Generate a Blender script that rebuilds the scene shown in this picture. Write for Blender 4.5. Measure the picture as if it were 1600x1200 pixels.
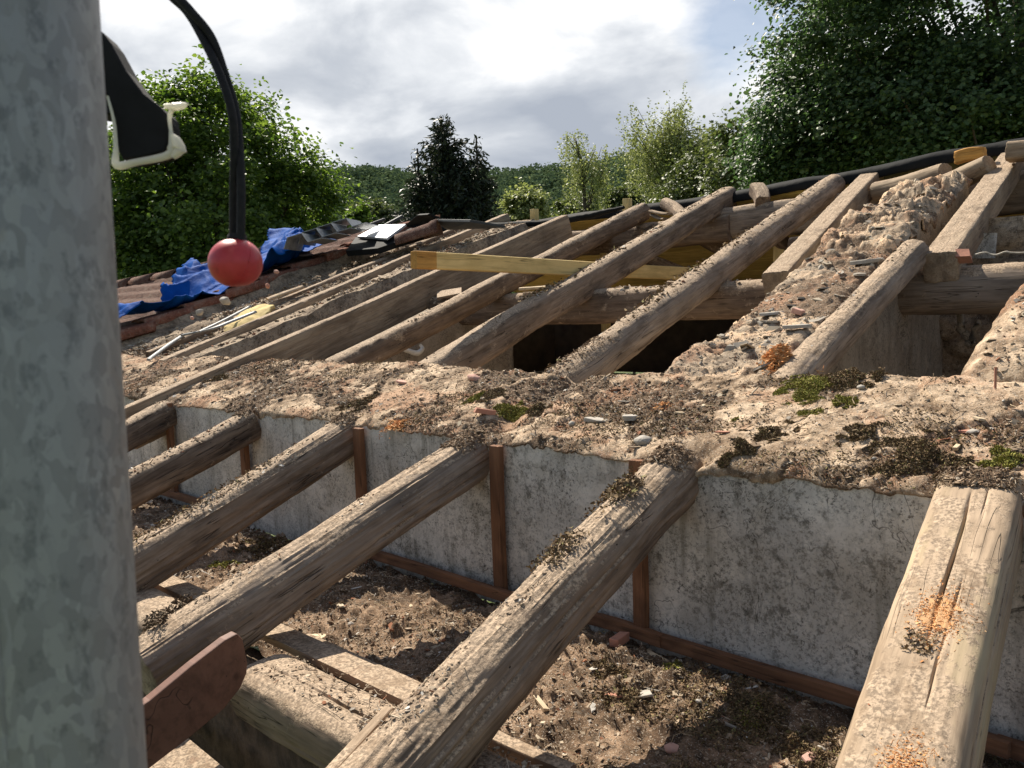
import bpy, math, random
import numpy as np
from mathutils import Vector, Matrix
R = math.radians
scn = bpy.context.scene
for o in list(bpy.data.objects): bpy.data.objects.remove(o)
COL = scn.collection
EZ = 5.0                                   # eye height of the camera above the yard
# ------------------------------------------------------------------ camera
FPX = 1310.0
def _cv(x, y):
    v = np.array([x-800., -(y-600.), FPX]); return v/np.linalg.norm(v)
_X = -_cv(-568, 525); _Z = -_cv(1319, 14000)
_Z = _Z-_X*(_Z@_X); _Z /= np.linalg.norm(_Z)
_tb = lambda v: np.array([v[0], v[1], -v[2]])
_Xb, _Zb = _tb(_X), _tb(_Z); _Yb = np.cross(_Zb, _Xb)
M = np.array([_Xb, _Yb, _Zb])
cam_d = bpy.data.cameras.new('camera'); cam = bpy.data.objects.new('camera', cam_d); COL.objects.link(cam)
mw = Matrix.Identity(4)
for i in range(3):
    for j in range(3): mw[i][j] = M[i, j]
mw.translation = (0, 0, EZ)
cam.matrix_world = mw
cam_d.sensor_width = 36; cam_d.lens = FPX/1600*36; cam_d.clip_start = .02; cam_d.clip_end = 3000
cam_d.dof.use_dof = True; cam_d.dof.focus_distance = 2.6; cam_d.dof.aperture_fstop = 26
scn.camera = cam
# ------------------------------------------------------------------ light
SUN = Vector((-.92, .30, 1.06)).normalized()
sl = bpy.data.lights.new('sun', 'SUN'); so = bpy.data.objects.new('sun', sl); COL.objects.link(so)
sl.energy = 5.0; sl.angle = R(.53); sl.color = (1, .915, .79)
so.rotation_euler = SUN.to_track_quat('Z', 'Y').to_euler(); so.location = (-3, 3, 12)
wd = bpy.data.worlds.new('World'); scn.world = wd; wd.use_nodes = True
_g = M @ np.array([1168-800., -(12-600.), -FPX]); GAP = tuple(_g/np.linalg.norm(_g))
def world():
    nt = wd.node_tree; nt.nodes.clear(); N = nt.nodes.new; L = nt.links.new
    out = N('ShaderNodeOutputWorld'); mix = N('ShaderNodeMixShader')
    b1 = N('ShaderNodeBackground'); b2 = N('ShaderNodeBackground')
    sky = N('ShaderNodeTexSky'); sky.sky_type = 'NISHITA'; sky.sun_disc = False
    sky.sun_elevation = math.asin(SUN.z); sky.sun_rotation = math.atan2(SUN.x, SUN.y)
    b1.inputs[1].default_value = .06; L(sky.outputs[0], b1.inputs[0])
    tc = N('ShaderNodeTexCoord'); sp = N('ShaderNodeSeparateXYZ'); L(tc.outputs['Generated'], sp.inputs[0])
    ad = N('ShaderNodeMath'); ad.operation = 'ADD'; ad.inputs[1].default_value = .22; L(sp.outputs[2], ad.inputs[0])
    mx = N('ShaderNodeMath'); mx.operation = 'MAXIMUM'; mx.inputs[1].default_value = .12; L(ad.outputs[0], mx.inputs[0])
    cb = N('ShaderNodeCombineXYZ')
    for k in (0, 1):
        d = N('ShaderNodeMath'); d.operation = 'DIVIDE'; L(sp.outputs[k], d.inputs[0]); L(mx.outputs[0], d.inputs[1]); L(d.outputs[0], cb.inputs[k])
    mp = N('ShaderNodeMapping'); mp.inputs['Location'].default_value = (3.3, 1.4, .5); mp.inputs['Scale'].default_value = (1, 1, 2.1); L(tc.outputs['Generated'], mp.inputs[0])
    n1 = N('ShaderNodeTexNoise'); n1.inputs['Scale'].default_value = 4.2; n1.inputs['Detail'].default_value = 8; n1.inputs['Roughness'].default_value = .52; n1.inputs['Distortion'].default_value = .25
    L(mp.outputs[0], n1.inputs[0])
    # bright break in the cloud high above, darker band low over the hills
    el = N('ShaderNodeMapRange'); el.inputs[1].default_value = .02; el.inputs[2].default_value = .42; el.inputs[3].default_value = -.075; el.inputs[4].default_value = .10
    L(sp.outputs[2], el.inputs[0])
    s = N('ShaderNodeMath'); s.operation = 'ADD'; L(n1.outputs[0], s.inputs[0]); L(el.outputs[0], s.inputs[1])
    rp = N('ShaderNodeValToRGB'); e = rp.color_ramp.elements
    e[0].position = .34; e[0].color = (.40, .44, .51, 1); e[1].position = .62; e[1].color = (1.0, 1.0, 1.0, 1)
    a = e.new(.46); a.color = (.54, .575, .63, 1); a = e.new(.55); a.color = (.76, .785, .82, 1)
    L(s.outputs[0], rp.inputs[0]); L(rp.outputs[0], b2.inputs[0]); b2.inputs[1].default_value = .66
    n2 = N('ShaderNodeTexNoise'); n2.inputs['Scale'].default_value = 9; n2.inputs['Detail'].default_value = 5; L(mp.outputs[0], n2.inputs[0])
    gp = N('ShaderNodeVectorMath'); gp.operation = 'DISTANCE'; gp.inputs[1].default_value = GAP; L(tc.outputs['Generated'], gp.inputs[0])
    ga = N('ShaderNodeMath'); ga.operation = 'MULTIPLY_ADD'; ga.inputs[1].default_value = .12; L(n2.outputs[0], ga.inputs[0]); L(gp.outputs['Value'], ga.inputs[2])
    r2 = N('ShaderNodeMapRange'); r2.inputs[1].default_value = .10; r2.inputs[2].default_value = .15; r2.inputs[3].default_value = .25; L(ga.outputs[0], r2.inputs[0])
    dt = N('ShaderNodeVectorMath'); dt.operation = 'DOT_PRODUCT'; dt.inputs[1].default_value = (-.66, .70, -.12); L(tc.outputs['Generated'], dt.inputs[0])
    dn = N('ShaderNodeMath'); dn.operation = 'MULTIPLY_ADD'; dn.inputs[1].default_value = .25; L(n1.outputs[0], dn.inputs[0]); L(dt.outputs['Value'], dn.inputs[2])
    fr = N('ShaderNodeMapRange'); fr.inputs[1].default_value = .42; fr.inputs[2].default_value = .80; fr.inputs[3].default_value = .12; L(dn.outputs[0], fr.inputs[0])
    mm = N('ShaderNodeMath'); mm.operation = 'MULTIPLY'; L(r2.outputs[0], mm.inputs[0]); L(fr.outputs[0], mm.inputs[1]); L(mm.outputs[0], mix.inputs[0]); L(b1.outputs[0], mix.inputs[1]); L(b2.outputs[0], mix.inputs[2]); L(mix.outputs[0], out.inputs[0])
world()
scn.view_settings.view_transform = 'Standard'; scn.view_settings.look = 'None'
scn.view_settings.exposure = 0.77; scn.view_settings.gamma = 1
# ------------------------------------------------------------------ pixel <-> world (world z = relative z + EZ)
def ray(x, y): return (M @ np.array([x-800., -(y-600.), -FPX]))/FPX
SL = math.tan(R(17.3))
def rz(y): return -.41+SL*(y-1.8)
RN = np.array([0, -math.sin(R(17.3)), math.cos(R(17.3))])
RP = np.array([0, 1.8, -.41])
def on_roof(x, y, off=0.):
    d = ray(x, y); p = RP+RN*off; return d*(p@RN)/(d@RN)
def on_y(x, y, Y): d = ray(x, y); return d*Y/d[1]
def on_x(x, y, X): d = ray(x, y); return d*X/d[0]
def on_z(x, y, Z): d = ray(x, y); return d*Z/d[2]
def at(x, y, t): return ray(x, y)*t
def proj(P):
    c = P @ M; return 800+FPX*c[..., 0]/-c[..., 2], 600-FPX*c[..., 1]/-c[..., 2]
# ------------------------------------------------------------------ noise
def _hash(i, j, k, s):
    h = (i*374761393+j*668265263+k*1274126177+s*974711) & 0xffffffff
    h = ((h ^ (h >> 13))*1274126177) & 0xffffffff
    h = ((h ^ (h >> 16))*2246822519) & 0xffffffff
    return ((h ^ (h >> 15)) & 0xffffff)/float(0xffffff)
def vnoise(P, s=0):
    P = np.asarray(P, float); f = np.floor(P); t = P-f; i = f.astype(np.int64); t = t*t*t*(t*(t*6-15)+10)
    r = 0
    for a in (0, 1):
        for b in (0, 1):
            for c in (0, 1):
                w = (t[..., 0] if a else 1-t[..., 0])*(t[..., 1] if b else 1-t[..., 1])*(t[..., 2] if c else 1-t[..., 2])
                r = r+w*_hash(i[..., 0]+a, i[..., 1]+b, i[..., 2]+c, s)
    return r*2-1
def fbm(P, o=4, s=0, rough=.5):
    P = np.asarray(P, float); r = 0; a = 1; n = 0
    for k in range(o):
        r = r+a*vnoise(P*(2**k)+17.3*k, s+k); n += a; a *= rough
    return r/n
def worley(P, s=0):
    P = np.asarray(P, float); f = np.floor(P).astype(np.int64); d1 = np.full(P.shape[:-1], 9.); cid = np.zeros(P.shape[:-1])
    for a in (-1, 0, 1):
        for b in (-1, 0, 1):
            i, j = f[..., 0]+a, f[..., 1]+b
            dx = i+_hash(i, j, 0*i, s)-P[..., 0]; dy = j+_hash(i, j, 0*i, s+5)-P[..., 1]
            d = np.sqrt(dx*dx+dy*dy); m = d < d1
            d1 = np.where(m, d, d1); cid = np.where(m, _hash(i, j, 0*i, s+9), cid)
    return d1, cid
def st3(x, y, z=0): return np.stack(np.broadcast_arrays(x, y, z), -1).astype(float)
def sstep(a, b, x): t = np.clip((x-a)/(b-a), 0, 1); return t*t*(3-2*t)
# ------------------------------------------------------------------ mesh helpers
def mesh(name, V, F, mat=None, smooth=False, parent=None, shift=True, midx=None):
    V = np.asarray(V, float).reshape(-1, 3).copy()
    if shift: V[:, 2] += EZ
    me = bpy.data.meshes.new(name)
    if isinstance(F, np.ndarray):
        n, k = F.shape
        me.vertices.add(len(V)); me.vertices.foreach_set('co', V.ravel())
        me.loops.add(n*k); me.loops.foreach_set('vertex_index', F.astype(np.int32).ravel())
        me.polygons.add(n); me.polygons.foreach_set('loop_start', np.arange(0, n*k, k, dtype=np.int32))
        try: me.polygons.foreach_set('loop_total', np.full(n, k, np.int32))
        except Exception: pass
        me.update(calc_edges=True)
    else:
        me.from_pydata(V.tolist(), [], F); me.update()
    if smooth: me.polygons.foreach_set('use_smooth', np.ones(len(me.polygons), bool))
    o = bpy.data.objects.new(name, me); COL.objects.link(o)
    for m in (mat if isinstance(mat, (list, tuple)) else [mat]):
        if m: me.materials.append(m)
    if midx is not None: me.polygons.foreach_set('material_index', np.asarray(midx, np.int32))
    if parent: o.parent = parent; o.matrix_parent_inverse = parent.matrix_world.inverted()
    return o
def recenter(o, P):
    """put the origin of a top level mesh at P (relative coordinates)"""
    T = Vector((P[0], P[1], P[2]+EZ)); o.data.transform(Matrix.Translation(-T)); o.location = T
    return o
def tag(o, label=None, cat=None, group=None, kind=None):
    if label: o['label'] = label
    if cat: o['category'] = cat
    if group: o['group'] = group
    if kind: o['kind'] = kind
    return o
def empty(name, P, label=None, cat=None, group=None, kind=None):
    o = bpy.data.objects.new(name, None); COL.objects.link(o); o.location = (P[0], P[1], P[2]+EZ); o.empty_display_size = .1
    bpy.context.view_layer.update()
    return tag(o, label, cat, group, kind)
def gridF(n, m, wrap=False, off=0):
    i, j = np.meshgrid(np.arange(n-1), np.arange(m if wrap else m-1), indexing='ij')
    j2 = (j+1) % m
    return (np.stack([i*m+j, (i+1)*m+j, (i+1)*m+j2, i*m+j2], -1).reshape(-1, 4))+off
# ------------------------------------------------------------------ materials
class NT:
    def __init__(s, name):
        s.m = bpy.data.materials.new(name); s.m.use_nodes = True; s.t = s.m.node_tree; s.t.nodes.clear()
        s.out = s.n('ShaderNodeOutputMaterial'); s.b = s.n('ShaderNodeBsdfPrincipled'); s.l(s.b.outputs[0], s.out.inputs[0])
        s.tc = s.n('ShaderNodeTexCoord')
    def n(s, t, **k):
        x = s.t.nodes.new(t)
        for a, b in k.items(): setattr(x, a, b)
        return x
    def l(s, a, b): s.t.links.new(a, b)
    def map(s, scale=(1, 1, 1), loc=(0, 0, 0), src='Object'):
        x = s.n('ShaderNodeMapping'); x.inputs['Scale'].default_value = scale; x.inputs['Location'].default_value = loc; s.l(s.tc.outputs[src], x.inputs[0]); return x.outputs[0]
    def noise(s, v, sc, det=6, ro=.55, dist=0):
        x = s.n('ShaderNodeTexNoise'); x.inputs['Scale'].default_value = sc; x.inputs['Detail'].default_value = det; x.inputs['Roughness'].default_value = ro; x.inputs['Distortion'].default_value = dist; s.l(v, x.inputs[0]); return x.outputs[0]
    def vor(s, v, sc, feat='F1', out=0):
        x = s.n('ShaderNodeTexVoronoi', feature=feat); x.inputs['Scale'].default_value = sc; s.l(v, x.inputs[0]); return x.outputs[out]
    def ramp(s, v, pts):
        x = s.n('ShaderNodeValToRGB'); e = x.color_ramp.elements
        while len(e) < len(pts): e.new(.5)
        for q, (p, c) in zip(e, pts): q.position = p; q.color = (*c, 1) if len(c) == 3 else c
        s.l(v, x.inputs[0]); return x.outputs[0]
    def rng(s, v, a, b, c=0, d=1):
        x = s.n('ShaderNodeMapRange'); x.inputs[1].default_value = a; x.inputs[2].default_value = b; x.inputs[3].default_value = c; x.inputs[4].default_value = d; s.l(v, x.inputs[0]); return x.outputs[0]
    def mix(s, f, a, b, bt='MIX'):
        x = s.n('ShaderNodeMix', data_type='RGBA', blend_type=bt)
        for k, v in ((0, f), (6, a), (7, b)):
            if isinstance(v, (int, float)): x.inputs[k].default_value = v
            elif isinstance(v, tuple): x.inputs[k].default_value = (*v, 1) if len(v) == 3 else v
            else: s.l(v, x.inputs[k])
        return x.outputs[2]
    def math(s, op, a, b=0.):
        x = s.n('ShaderNodeMath', operation=op)
        for k, v in ((0, a), (1, b)):
            if isinstance(v, (int, float)): x.inputs[k].default_value = v
            else: s.l(v, x.inputs[k])
        return x.outputs[0]
    def bump(s, h, st=.5, d=.01, prev=None):
        x = s.n('ShaderNodeBump'); x.inputs['Strength'].default_value = st; x.inputs['Distance'].default_value = d; s.l(h, x.inputs['Height'])
        if prev is not None: s.l(prev, x.inputs['Normal'])
        return x.outputs[0]
    def fin(s, col, rough=.9, nrm=None, spec=.3, metal=0.):
        if isinstance(col, tuple): s.b.inputs['Base Color'].default_value = (*col, 1)
        else: s.l(col, s.b.inputs['Base Color'])
        if isinstance(rough, (int, float)): s.b.inputs['Roughness'].default_value = rough
        else: s.l(rough, s.b.inputs['Roughness'])
        s.b.inputs['Specular IOR Level'].default_value = spec; s.b.inputs['Metallic'].default_value = metal
        if nrm is not None: s.l(nrm, s.b.inputs['Normal'])
        return s.m
MAT = {}
def _w(c): return (c[0], c[1]*.97, c[2]*.98) if c else c
def wood(name, c1, c2, c3, dust=None, dust_amt=.5, gs=1., loc=(0, 0, 0), stain=None, rough=.88, holes=True, bumpd=.004):
    """local X runs along the grain"""
    c1, c2, c3, dust, stain = _w(c1), _w(c2), _w(c3), _w(dust), _w(stain)
    t = NT(name); g = t.map((1.3*gs, 17*gs, 17*gs), loc); g2 = t.map((7*gs, 150*gs, 150*gs), loc); v = t.map((1, 1, 1), loc)
    n1 = t.noise(g, 1.6, 8, .62, .6); n2 = t.noise(g2, 1., 5, .6, .2); big = t.noise(v, 4.5, 5, .6)
    col = t.ramp(n1, [(.26, c3), (.44, c2), (.62, c1), (.8, tuple(min(1, x*1.18) for x in c1))])
    col = t.mix(t.rng(n2, .48, .72, .0, .5), col, tuple(x*.55 for x in c3))
    col = t.mix(t.rng(big, .42, .72, 0, .6), col, tuple(x*.62 for x in c2), 'MULTIPLY') if False else t.mix(t.rng(big, .45, .75, 0, .55), col, tuple(x*.8 for x in c3))
    sd = t.noise(t.map((1.6, 7, 7), (8, 1, 4)), 1.5, 6, .65, .5); col = t.mix(t.rng(sd, .52, .66, 0, .75), col, tuple(x*.75 for x in c3)); col = t.mix(t.rng(sd, .30, .44, .5, 0), col, tuple(min(1, x*1.25) for x in c1))
    vk = t.n('ShaderNodeTexVoronoi'); vk.inputs['Scale'].default_value = 1.; t.l(t.map((3.1, 12, 12), (loc[0]*2, 3, 1)), vk.inputs[0]); sk = t.n('ShaderNodeSeparateColor'); t.l(vk.outputs['Color'], sk.inputs[0]); kn = t.math('MULTIPLY', t.rng(t.math('ADD', vk.outputs['Distance'], t.math('MULTIPLY', n1, .12)), .10, .19, 1, 0), t.rng(sk.outputs[0], .62, .66)) if holes else None
    if kn is not None: col = t.mix(t.math('MULTIPLY', kn, .8), col, tuple(x*.6 for x in c3))
    if stain: col = t.mix(t.rng(t.noise(t.map((2.2, 9, 9), (3, 1, 2)), 1.3, 4), .54, .68, 0, .75), col, stain)
    h = t.math('ADD', t.math('MULTIPLY', n1, .6), t.math('MULTIPLY', n2, .35))
    ck = t.noise(t.map((1.6*gs, 30*gs, 30*gs), (loc[0]+5, loc[1], loc[2])), 1.2, 2, .4, .3); ck = t.rng(t.math('ABSOLUTE', t.math('SUBTRACT', ck, .5)), 0, .010, 1, 0); ck = t.math('MULTIPLY', ck, t.rng(t.noise(v, 5, 2), .5, .56)); col = t.mix(t.math('MULTIPLY', ck, .8), col, tuple(x*.2 for x in c3)); h = t.math('SUBTRACT', h, t.math('MULTIPLY', ck, .8))
    if holes:
        vv = t.vor(t.map((30, 60, 60), loc), 1.); hm = t.rng(vv, .05, .11, 1, 0); sel = t.rng(t.noise(v, 14, 2), .56, .6)
        hm = t.math('MULTIPLY', hm, sel); col = t.mix(hm, col, (.012, .009, .006)); h = t.math('SUBTRACT', h, t.math('MULTIPLY', hm, .7))
    if dust:
        ge = t.n('ShaderNodeNewGeometry'); sp = t.n('ShaderNodeSeparateXYZ'); t.l(ge.outputs['Normal'], sp.inputs[0])
        dn = t.math('ADD', t.math('MULTIPLY', t.noise(v, 24, 8, .72), .5), t.math('MULTIPLY', t.noise(t.map((.6, 1, 1), loc), 9, 4, .6), .5)); dn = t.rng(dn, .38, .62); up = t.rng(sp.outputs[2], .35, .9)
        mask = t.rng(t.math('ADD', t.math('MULTIPLY', up, .9), t.math('MULTIPLY', dn, 1.1)), 1.38-dust_amt*.75, 1.58-dust_amt*.6)
        dc = t.mix(t.rng(t.noise(v, 130, 4, .7), .42, .58), dust, tuple(x*.45 for x in dust)); dc = t.mix(t.rng(t.noise(v, 18, 5, .7), .5, .62, 0, .6), dc, (.21, .145, .09))
        col = t.mix(mask, col, dc); h = t.math('ADD', h, t.math('MULTIPLY', t.math('MULTIPLY', mask, t.noise(v, 150, 4, .7)), .7))
    return t.fin(col, rough, t.bump(h, .95, bumpd), .25)
OLD = ((.35, .275, .20), (.225, .17, .12), (.085, .062, .044))
DUST = (.50, .39, .27)
MAT['old'] = wood('weathered_wood', *OLD, dust=DUST, dust_amt=.62, stain=(.27, .20, .14))
MAT['old2'] = wood('grey_wood', (.40, .33, .25), (.28, .225, .17), (.115, .088, .064), dust=DUST, dust_amt=.5, loc=(4, 2, 1), stain=(.28, .23, .175))
MAT['old3'] = wood('brown_wood', (.28, .21, .145), (.175, .128, .09), (.07, .05, .035), dust=DUST, dust_amt=.75, loc=(1, 5, 3))
MAT['hewn'] = wood('hewn_wood', (.50, .39, .27), (.42, .325, .22), (.27, .20, .13), dust=(.50, .39, .27), dust_amt=.05, loc=(7, 3, 2), stain=(.45, .37, .22), bumpd=.0014)
MAT['sawn'] = wood('sawn_wood', (.40, .32, .22), (.30, .23, .155), (.17, .125, .085), dust=DUST, dust_amt=.3, loc=(2, 2, 8))
MAT['batten'] = wood('orange_batten', (.27, .135, .068), (.20, .098, .05), (.13, .066, .036), gs=.9, holes=False, bumpd=.0015, rough=.8)
MAT['lath'] = wood('dusty_lath', (.40, .29, .19), (.30, .20, .13), (.17, .11, .07), dust=DUST, dust_amt=.6, holes=False)
MAT['yellow'] = wood('new_yellow_timber', (.78, .61, .27), (.74, .565, .235), (.63, .46, .17), gs=.5, holes=False, bumpd=.0008, rough=.7)
MAT['yellow_end'] = wood('yellow_end_grain', (.62, .36, .10), (.55, .30, .08), (.42, .22, .06), gs=.5, holes=False, bumpd=.001)
MAT['yellow_board'] = wood('yellow_sheathing', (.80, .66, .24), (.74, .60, .20), (.62, .50, .15), gs=.6, holes=False, bumpd=.001)
MAT['brown_paint'] = wood('brown_painted_wood', (.20, .10, .068), (.175, .085, .058), (.12, .058, .04), gs=.35, holes=True, bumpd=.0012, rough=.6)

def earth(name, cols, dark=(.05, .038, .026), sc=1., bd=.012, dk=.5, soil=None):
    cols = [_w(c) for c in cols]; t = NT(name); v = t.map((1, 1, 1)); n1 = t.noise(v, 7*sc, 8, .62, .3); n2 = t.noise(v, 45*sc, 8, .7); n3 = t.noise(v, 240*sc, 4, .7)
    n1b = t.noise(t.map((1, 1, 1), (3, 7, 1)), 22*sc, 6, .6, .4); col = t.ramp(t.math('ADD', t.math('MULTIPLY', n1, .65), t.math('MULTIPLY', n1b, .35)), [(.40, cols[0]), (.47, cols[1]), (.53, cols[2]), (.60, cols[3])])
    if soil:
        at_ = t.n('ShaderNodeAttribute'); at_.attribute_name = 'soil'
        sm = t.math('ADD', at_.outputs['Fac'], t.rng(n2, .4, .6, -.25, .25)); scol = t.ramp(t.math('ADD', t.math('MULTIPLY', n2, .6), t.math('MULTIPLY', t.noise(v, 110*sc, 6, .7), .4)), [(.40, tuple(x*.35 for x in soil)), (.48, soil), (.56, tuple(min(1, x*1.6) for x in soil)), (.62, tuple(min(1, x*2.3) for x in soil))])
        col = t.mix(t.rng(sm, .35, .65), col, scol)
        rd = t.rng(t.noise(t.map((1, 1, 1), (6, 1, 8)), 4.5*sc, 4, .6), .52, .60, 0, .6); col = t.mix(rd, col, (.42, .23, .135))
    col = t.mix(t.rng(n2, .50, .60, 0, dk), col, dark)
    col = t.mix(t.rng(n3, .5, .62, 0, .5), col, tuple(x*.6 for x in cols[0]))
    col = t.mix(t.rng(t.noise(t.map((1, 1, 1), (9, 4, 2)), 260*sc, 3, .6), .60, .66, 0, .7), col, (.66, .60, .50))
    h = t.math('ADD', n2, t.math('MULTIPLY', n3, .4))
    return t.fin(col, .95, t.bump(h, .9, bd), .15)
MAT['mortar'] = earth('old_mortar', [(.18, .125, .078), (.35, .26, .17), (.52, .40, .27), (.68, .54, .375)], dk=.5, soil=(.14, .092, .058), bd=.007)
MAT['stone_mortar'] = earth('crumbling_lime_mortar', [(.25, .195, .14), (.43, .35, .25), (.60, .46, .31), (.76, .54, .34)], dk=.6, soil=(.19, .13, .085), bd=.008)
MAT['clay'] = earth('dusty_clay_floor', [(.09, .058, .036), (.17, .115, .07), (.27, .185, .118), (.40, .285, .185)], dk=.6, bd=.008)
MAT['rubble'] = earth('dusty_rubble', [(.17, .13, .09), (.32, .25, .175), (.42, .34, .24), (.50, .41, .29)], dk=.6)

def plaster(name, base, dark, warm, sc=1.):
    t = NT(name); v = t.map(); n1 = t.noise(v, 3.2*sc, 8, .65, .4); n2 = t.noise(v, 34*sc, 9, .76); n3 = t.noise(v, 170*sc, 6, .75)
    col = t.ramp(n1, [(.3, tuple(x*.72 for x in base)), (.5, base), (.7, tuple(min(1, x*1.2) for x in base))])
    col = t.mix(t.rng(t.noise(t.map((1, 1, .45), (2, 8, 3)), 5, 6, .7), .5, .72, 0, .5), col, warm)
    zone = t.rng(t.noise(t.map((1, 1, 1), (11, 3, 6)), 2.6, 5, .6), .44, .58, .15, 1); col = t.mix(t.math('MULTIPLY', zone, t.rng(n2, .50, .60, 0, .75)), col, dark); col = t.mix(t.rng(t.noise(t.map((1, 1, 1), (1, 9, 4)), 110*sc, 8, .75), .53, .59, 0, .6), col, tuple(x*.8 for x in dark)); col = t.mix(t.rng(t.noise(t.map((1, 1, 1), (7, 2, 4)), 12*sc, 8, .7), .54, .62, 0, .5), col, tuple(min(1, x*1.35) for x in base))
    dr = t.noise(t.map((13, 13, 1.1), (4, 9, 2)), 1.4, 6, .65, .3); col = t.mix(t.rng(dr, .54, .66, 0, .55), col, tuple(x*1.3 for x in dark)); lp = t.noise(t.map((1, 1, 1.4), (14, 2, 5)), 3.4, 6, .62, .6); col = t.mix(t.rng(lp, .56, .60, 0, .5), col, tuple(min(1, x*1.25) for x in base))
    cr = t.noise(t.map((1, 1, 1), (3, 3, 9)), 3.1, 4, .55, 1.1); crm = t.math('MULTIPLY', t.rng(t.math('ABSOLUTE', t.math('SUBTRACT', cr, .5)), 0, .004, 1, 0), t.rng(t.noise(t.map((1, 1, 1), (1, 6, 2)), 2.2, 2), .50, .55)); col = t.mix(t.math('MULTIPLY', crm, .85), col, tuple(x*.4 for x in dark))
    sel = t.rng(t.noise(v, 9, 3), .45, .62); sp = t.math('MULTIPLY', t.rng(t.noise(v, 95, 5, .8), .54, .60), sel)
    col = t.mix(t.math('MULTIPLY', sp, .85), col, tuple(x*.5 for x in dark))
    # thin scratches
    sc_ = t.noise(t.map((26, 26, 8), (5, 5, 5)), 3.2, 3, .5, 1.8); ln = t.math('ABSOLUTE', t.math('SUBTRACT', sc_, .5)); ms = t.math('MULTIPLY', t.rng(ln, 0, .012, .6, 0), t.rng(t.noise(v, 6, 3), .5, .6))
    col = t.mix(ms, col, tuple(x*.6 for x in dark))
    h = t.math('ADD', t.math('ADD', t.math('MULTIPLY', n1, 1.2), n2), t.math('MULTIPLY', n3, .5)); h = t.math('SUBTRACT', h, t.math('MULTIPLY', ms, .6))
    return t.fin(col, .93, t.bump(h, .7, .008), .15)
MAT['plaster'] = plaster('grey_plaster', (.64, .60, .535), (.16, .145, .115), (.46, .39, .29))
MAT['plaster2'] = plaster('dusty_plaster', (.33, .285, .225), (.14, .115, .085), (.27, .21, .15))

def simple(name, c1, c2, sc=20, rough=.8, bd=.002, spec=.3, metal=0, src='Object'):
    t = NT(name); v = t.map(src=src); n = t.noise(v, sc, 6, .6); return t.fin(t.mix(t.rng(n, .35, .65), c1, c2), rough, t.bump(n, .5, bd), spec, metal)
def islands(name, pts, rough=.9, trans=0., gloss=.2, scale=60):
    """each loose piece takes its own colour"""
    t = NT(name); g = t.n('ShaderNodeNewGeometry'); x = t.n('ShaderNodeValToRGB'); x.color_ramp.interpolation = 'CONSTANT' if trans == 0 else 'LINEAR'
    e = x.color_ramp.elements
    while len(e) < len(pts): e.new(.5)
    for q, (p, c) in zip(e, pts): q.position = p; q.color = (*c, 1)
    t.l(g.outputs['Random Per Island'], x.inputs[0]); col = x.outputs[0]
    if scale: col = t.mix(t.rng(t.noise(t.map(), scale, 4, .6), .35, .7, 0, .4), col, tuple(v*.3 for v in pts[0][1]))
    t.fin(col, rough, None, gloss)
    if trans > 0:
        tr = t.n('ShaderNodeBsdfTranslucent'); mx = t.n('ShaderNodeMixShader'); mx.inputs[0].default_value = trans
        hs = t.n('ShaderNodeHueSaturation'); hs.inputs['Saturation'].default_value = 1.15; hs.inputs['Value'].default_value = 1.9; t.l(col, hs.inputs['Color']); t.l(hs.outputs[0], tr.inputs[0])
        t.l(t.b.outputs[0], mx.inputs[1]); t.l(tr.outputs[0], mx.inputs[2]); t.l(mx.outputs[0], t.out.inputs[0])
    return t.m
MAT['chips'] = islands('mixed_debris', [(0, (.20, .14, .09)), (.16, (.33, .25, .17)), (.34, (.45, .36, .26)), (.5, (.15, .10, .065)), (.57, (.40, .31, .22)), (.74, (.30, .13, .07)), (.79, (.62, .52, .38)), (.87, (.30, .27, .23)), (.95, (.66, .62, .55))])
MAT['straw'] = islands('dry_stalks', [(0, (.25, .18, .11)), (.3, (.42, .32, .2)), (.6, (.14, .10, .06)), (.8, (.55, .43, .28))])
MAT['crumb'] = islands('dark_crumbs', [(0, (.07, .05, .034)), (.3, (.13, .095, .062)), (.6, (.19, .14, .09)), (.85, (.09, .07, .045))])
MAT['moss'] = islands('green_moss', [(0, (.20, .20, .04)), (.25, (.30, .29, .07)), (.5, (.16, .13, .04)), (.75, (.36, .34, .09)), (.93, (.22, .15, .06))], scale=0)
MAT['mossd'] = islands('dead_moss', [(0, (.13, .09, .05)), (.3, (.19, .13, .07)), (.55, (.09, .062, .036)), (.75, (.27, .19, .10)), (.92, (.20, .18, .07))], scale=0)
MAT['saw'] = islands('orange_rotten_wood', [(0, (.58, .28, .11)), (.3, (.66, .35, .15)), (.6, (.48, .21, .08)), (.85, (.74, .47, .24))], scale=0)
MAT['stones'] = islands('rubble_stones', [(0, (.40, .36, .30)), (.35, (.50, .42, .31)), (.7, (.33, .29, .24))], scale=30)
MAT['soilcr'] = islands('brown_crumbs', [(0, (.20, .135, .085)), (.25, (.30, .215, .14)), (.5, (.13, .09, .06)), (.65, (.40, .30, .21)), (.85, (.24, .15, .09)), (.95, (.55, .48, .38))])
MAT['brick'] = simple('broken_brick', (.52, .25, .17), (.42, .21, .15), 60, .9, .003)
MAT['pinkbrick'] = simple('pink_brick', (.60, .36, .28), (.50, .30, .24), 60, .9, .003)
MAT['stone'] = simple('grey_stone', (.46, .42, .36), (.33, .30, .26), 25, .9, .006)
MAT['woodchip'] = simple('light_wood_chip', (.62, .50, .34), (.48, .37, .24), 30, .8, .002)

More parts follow.
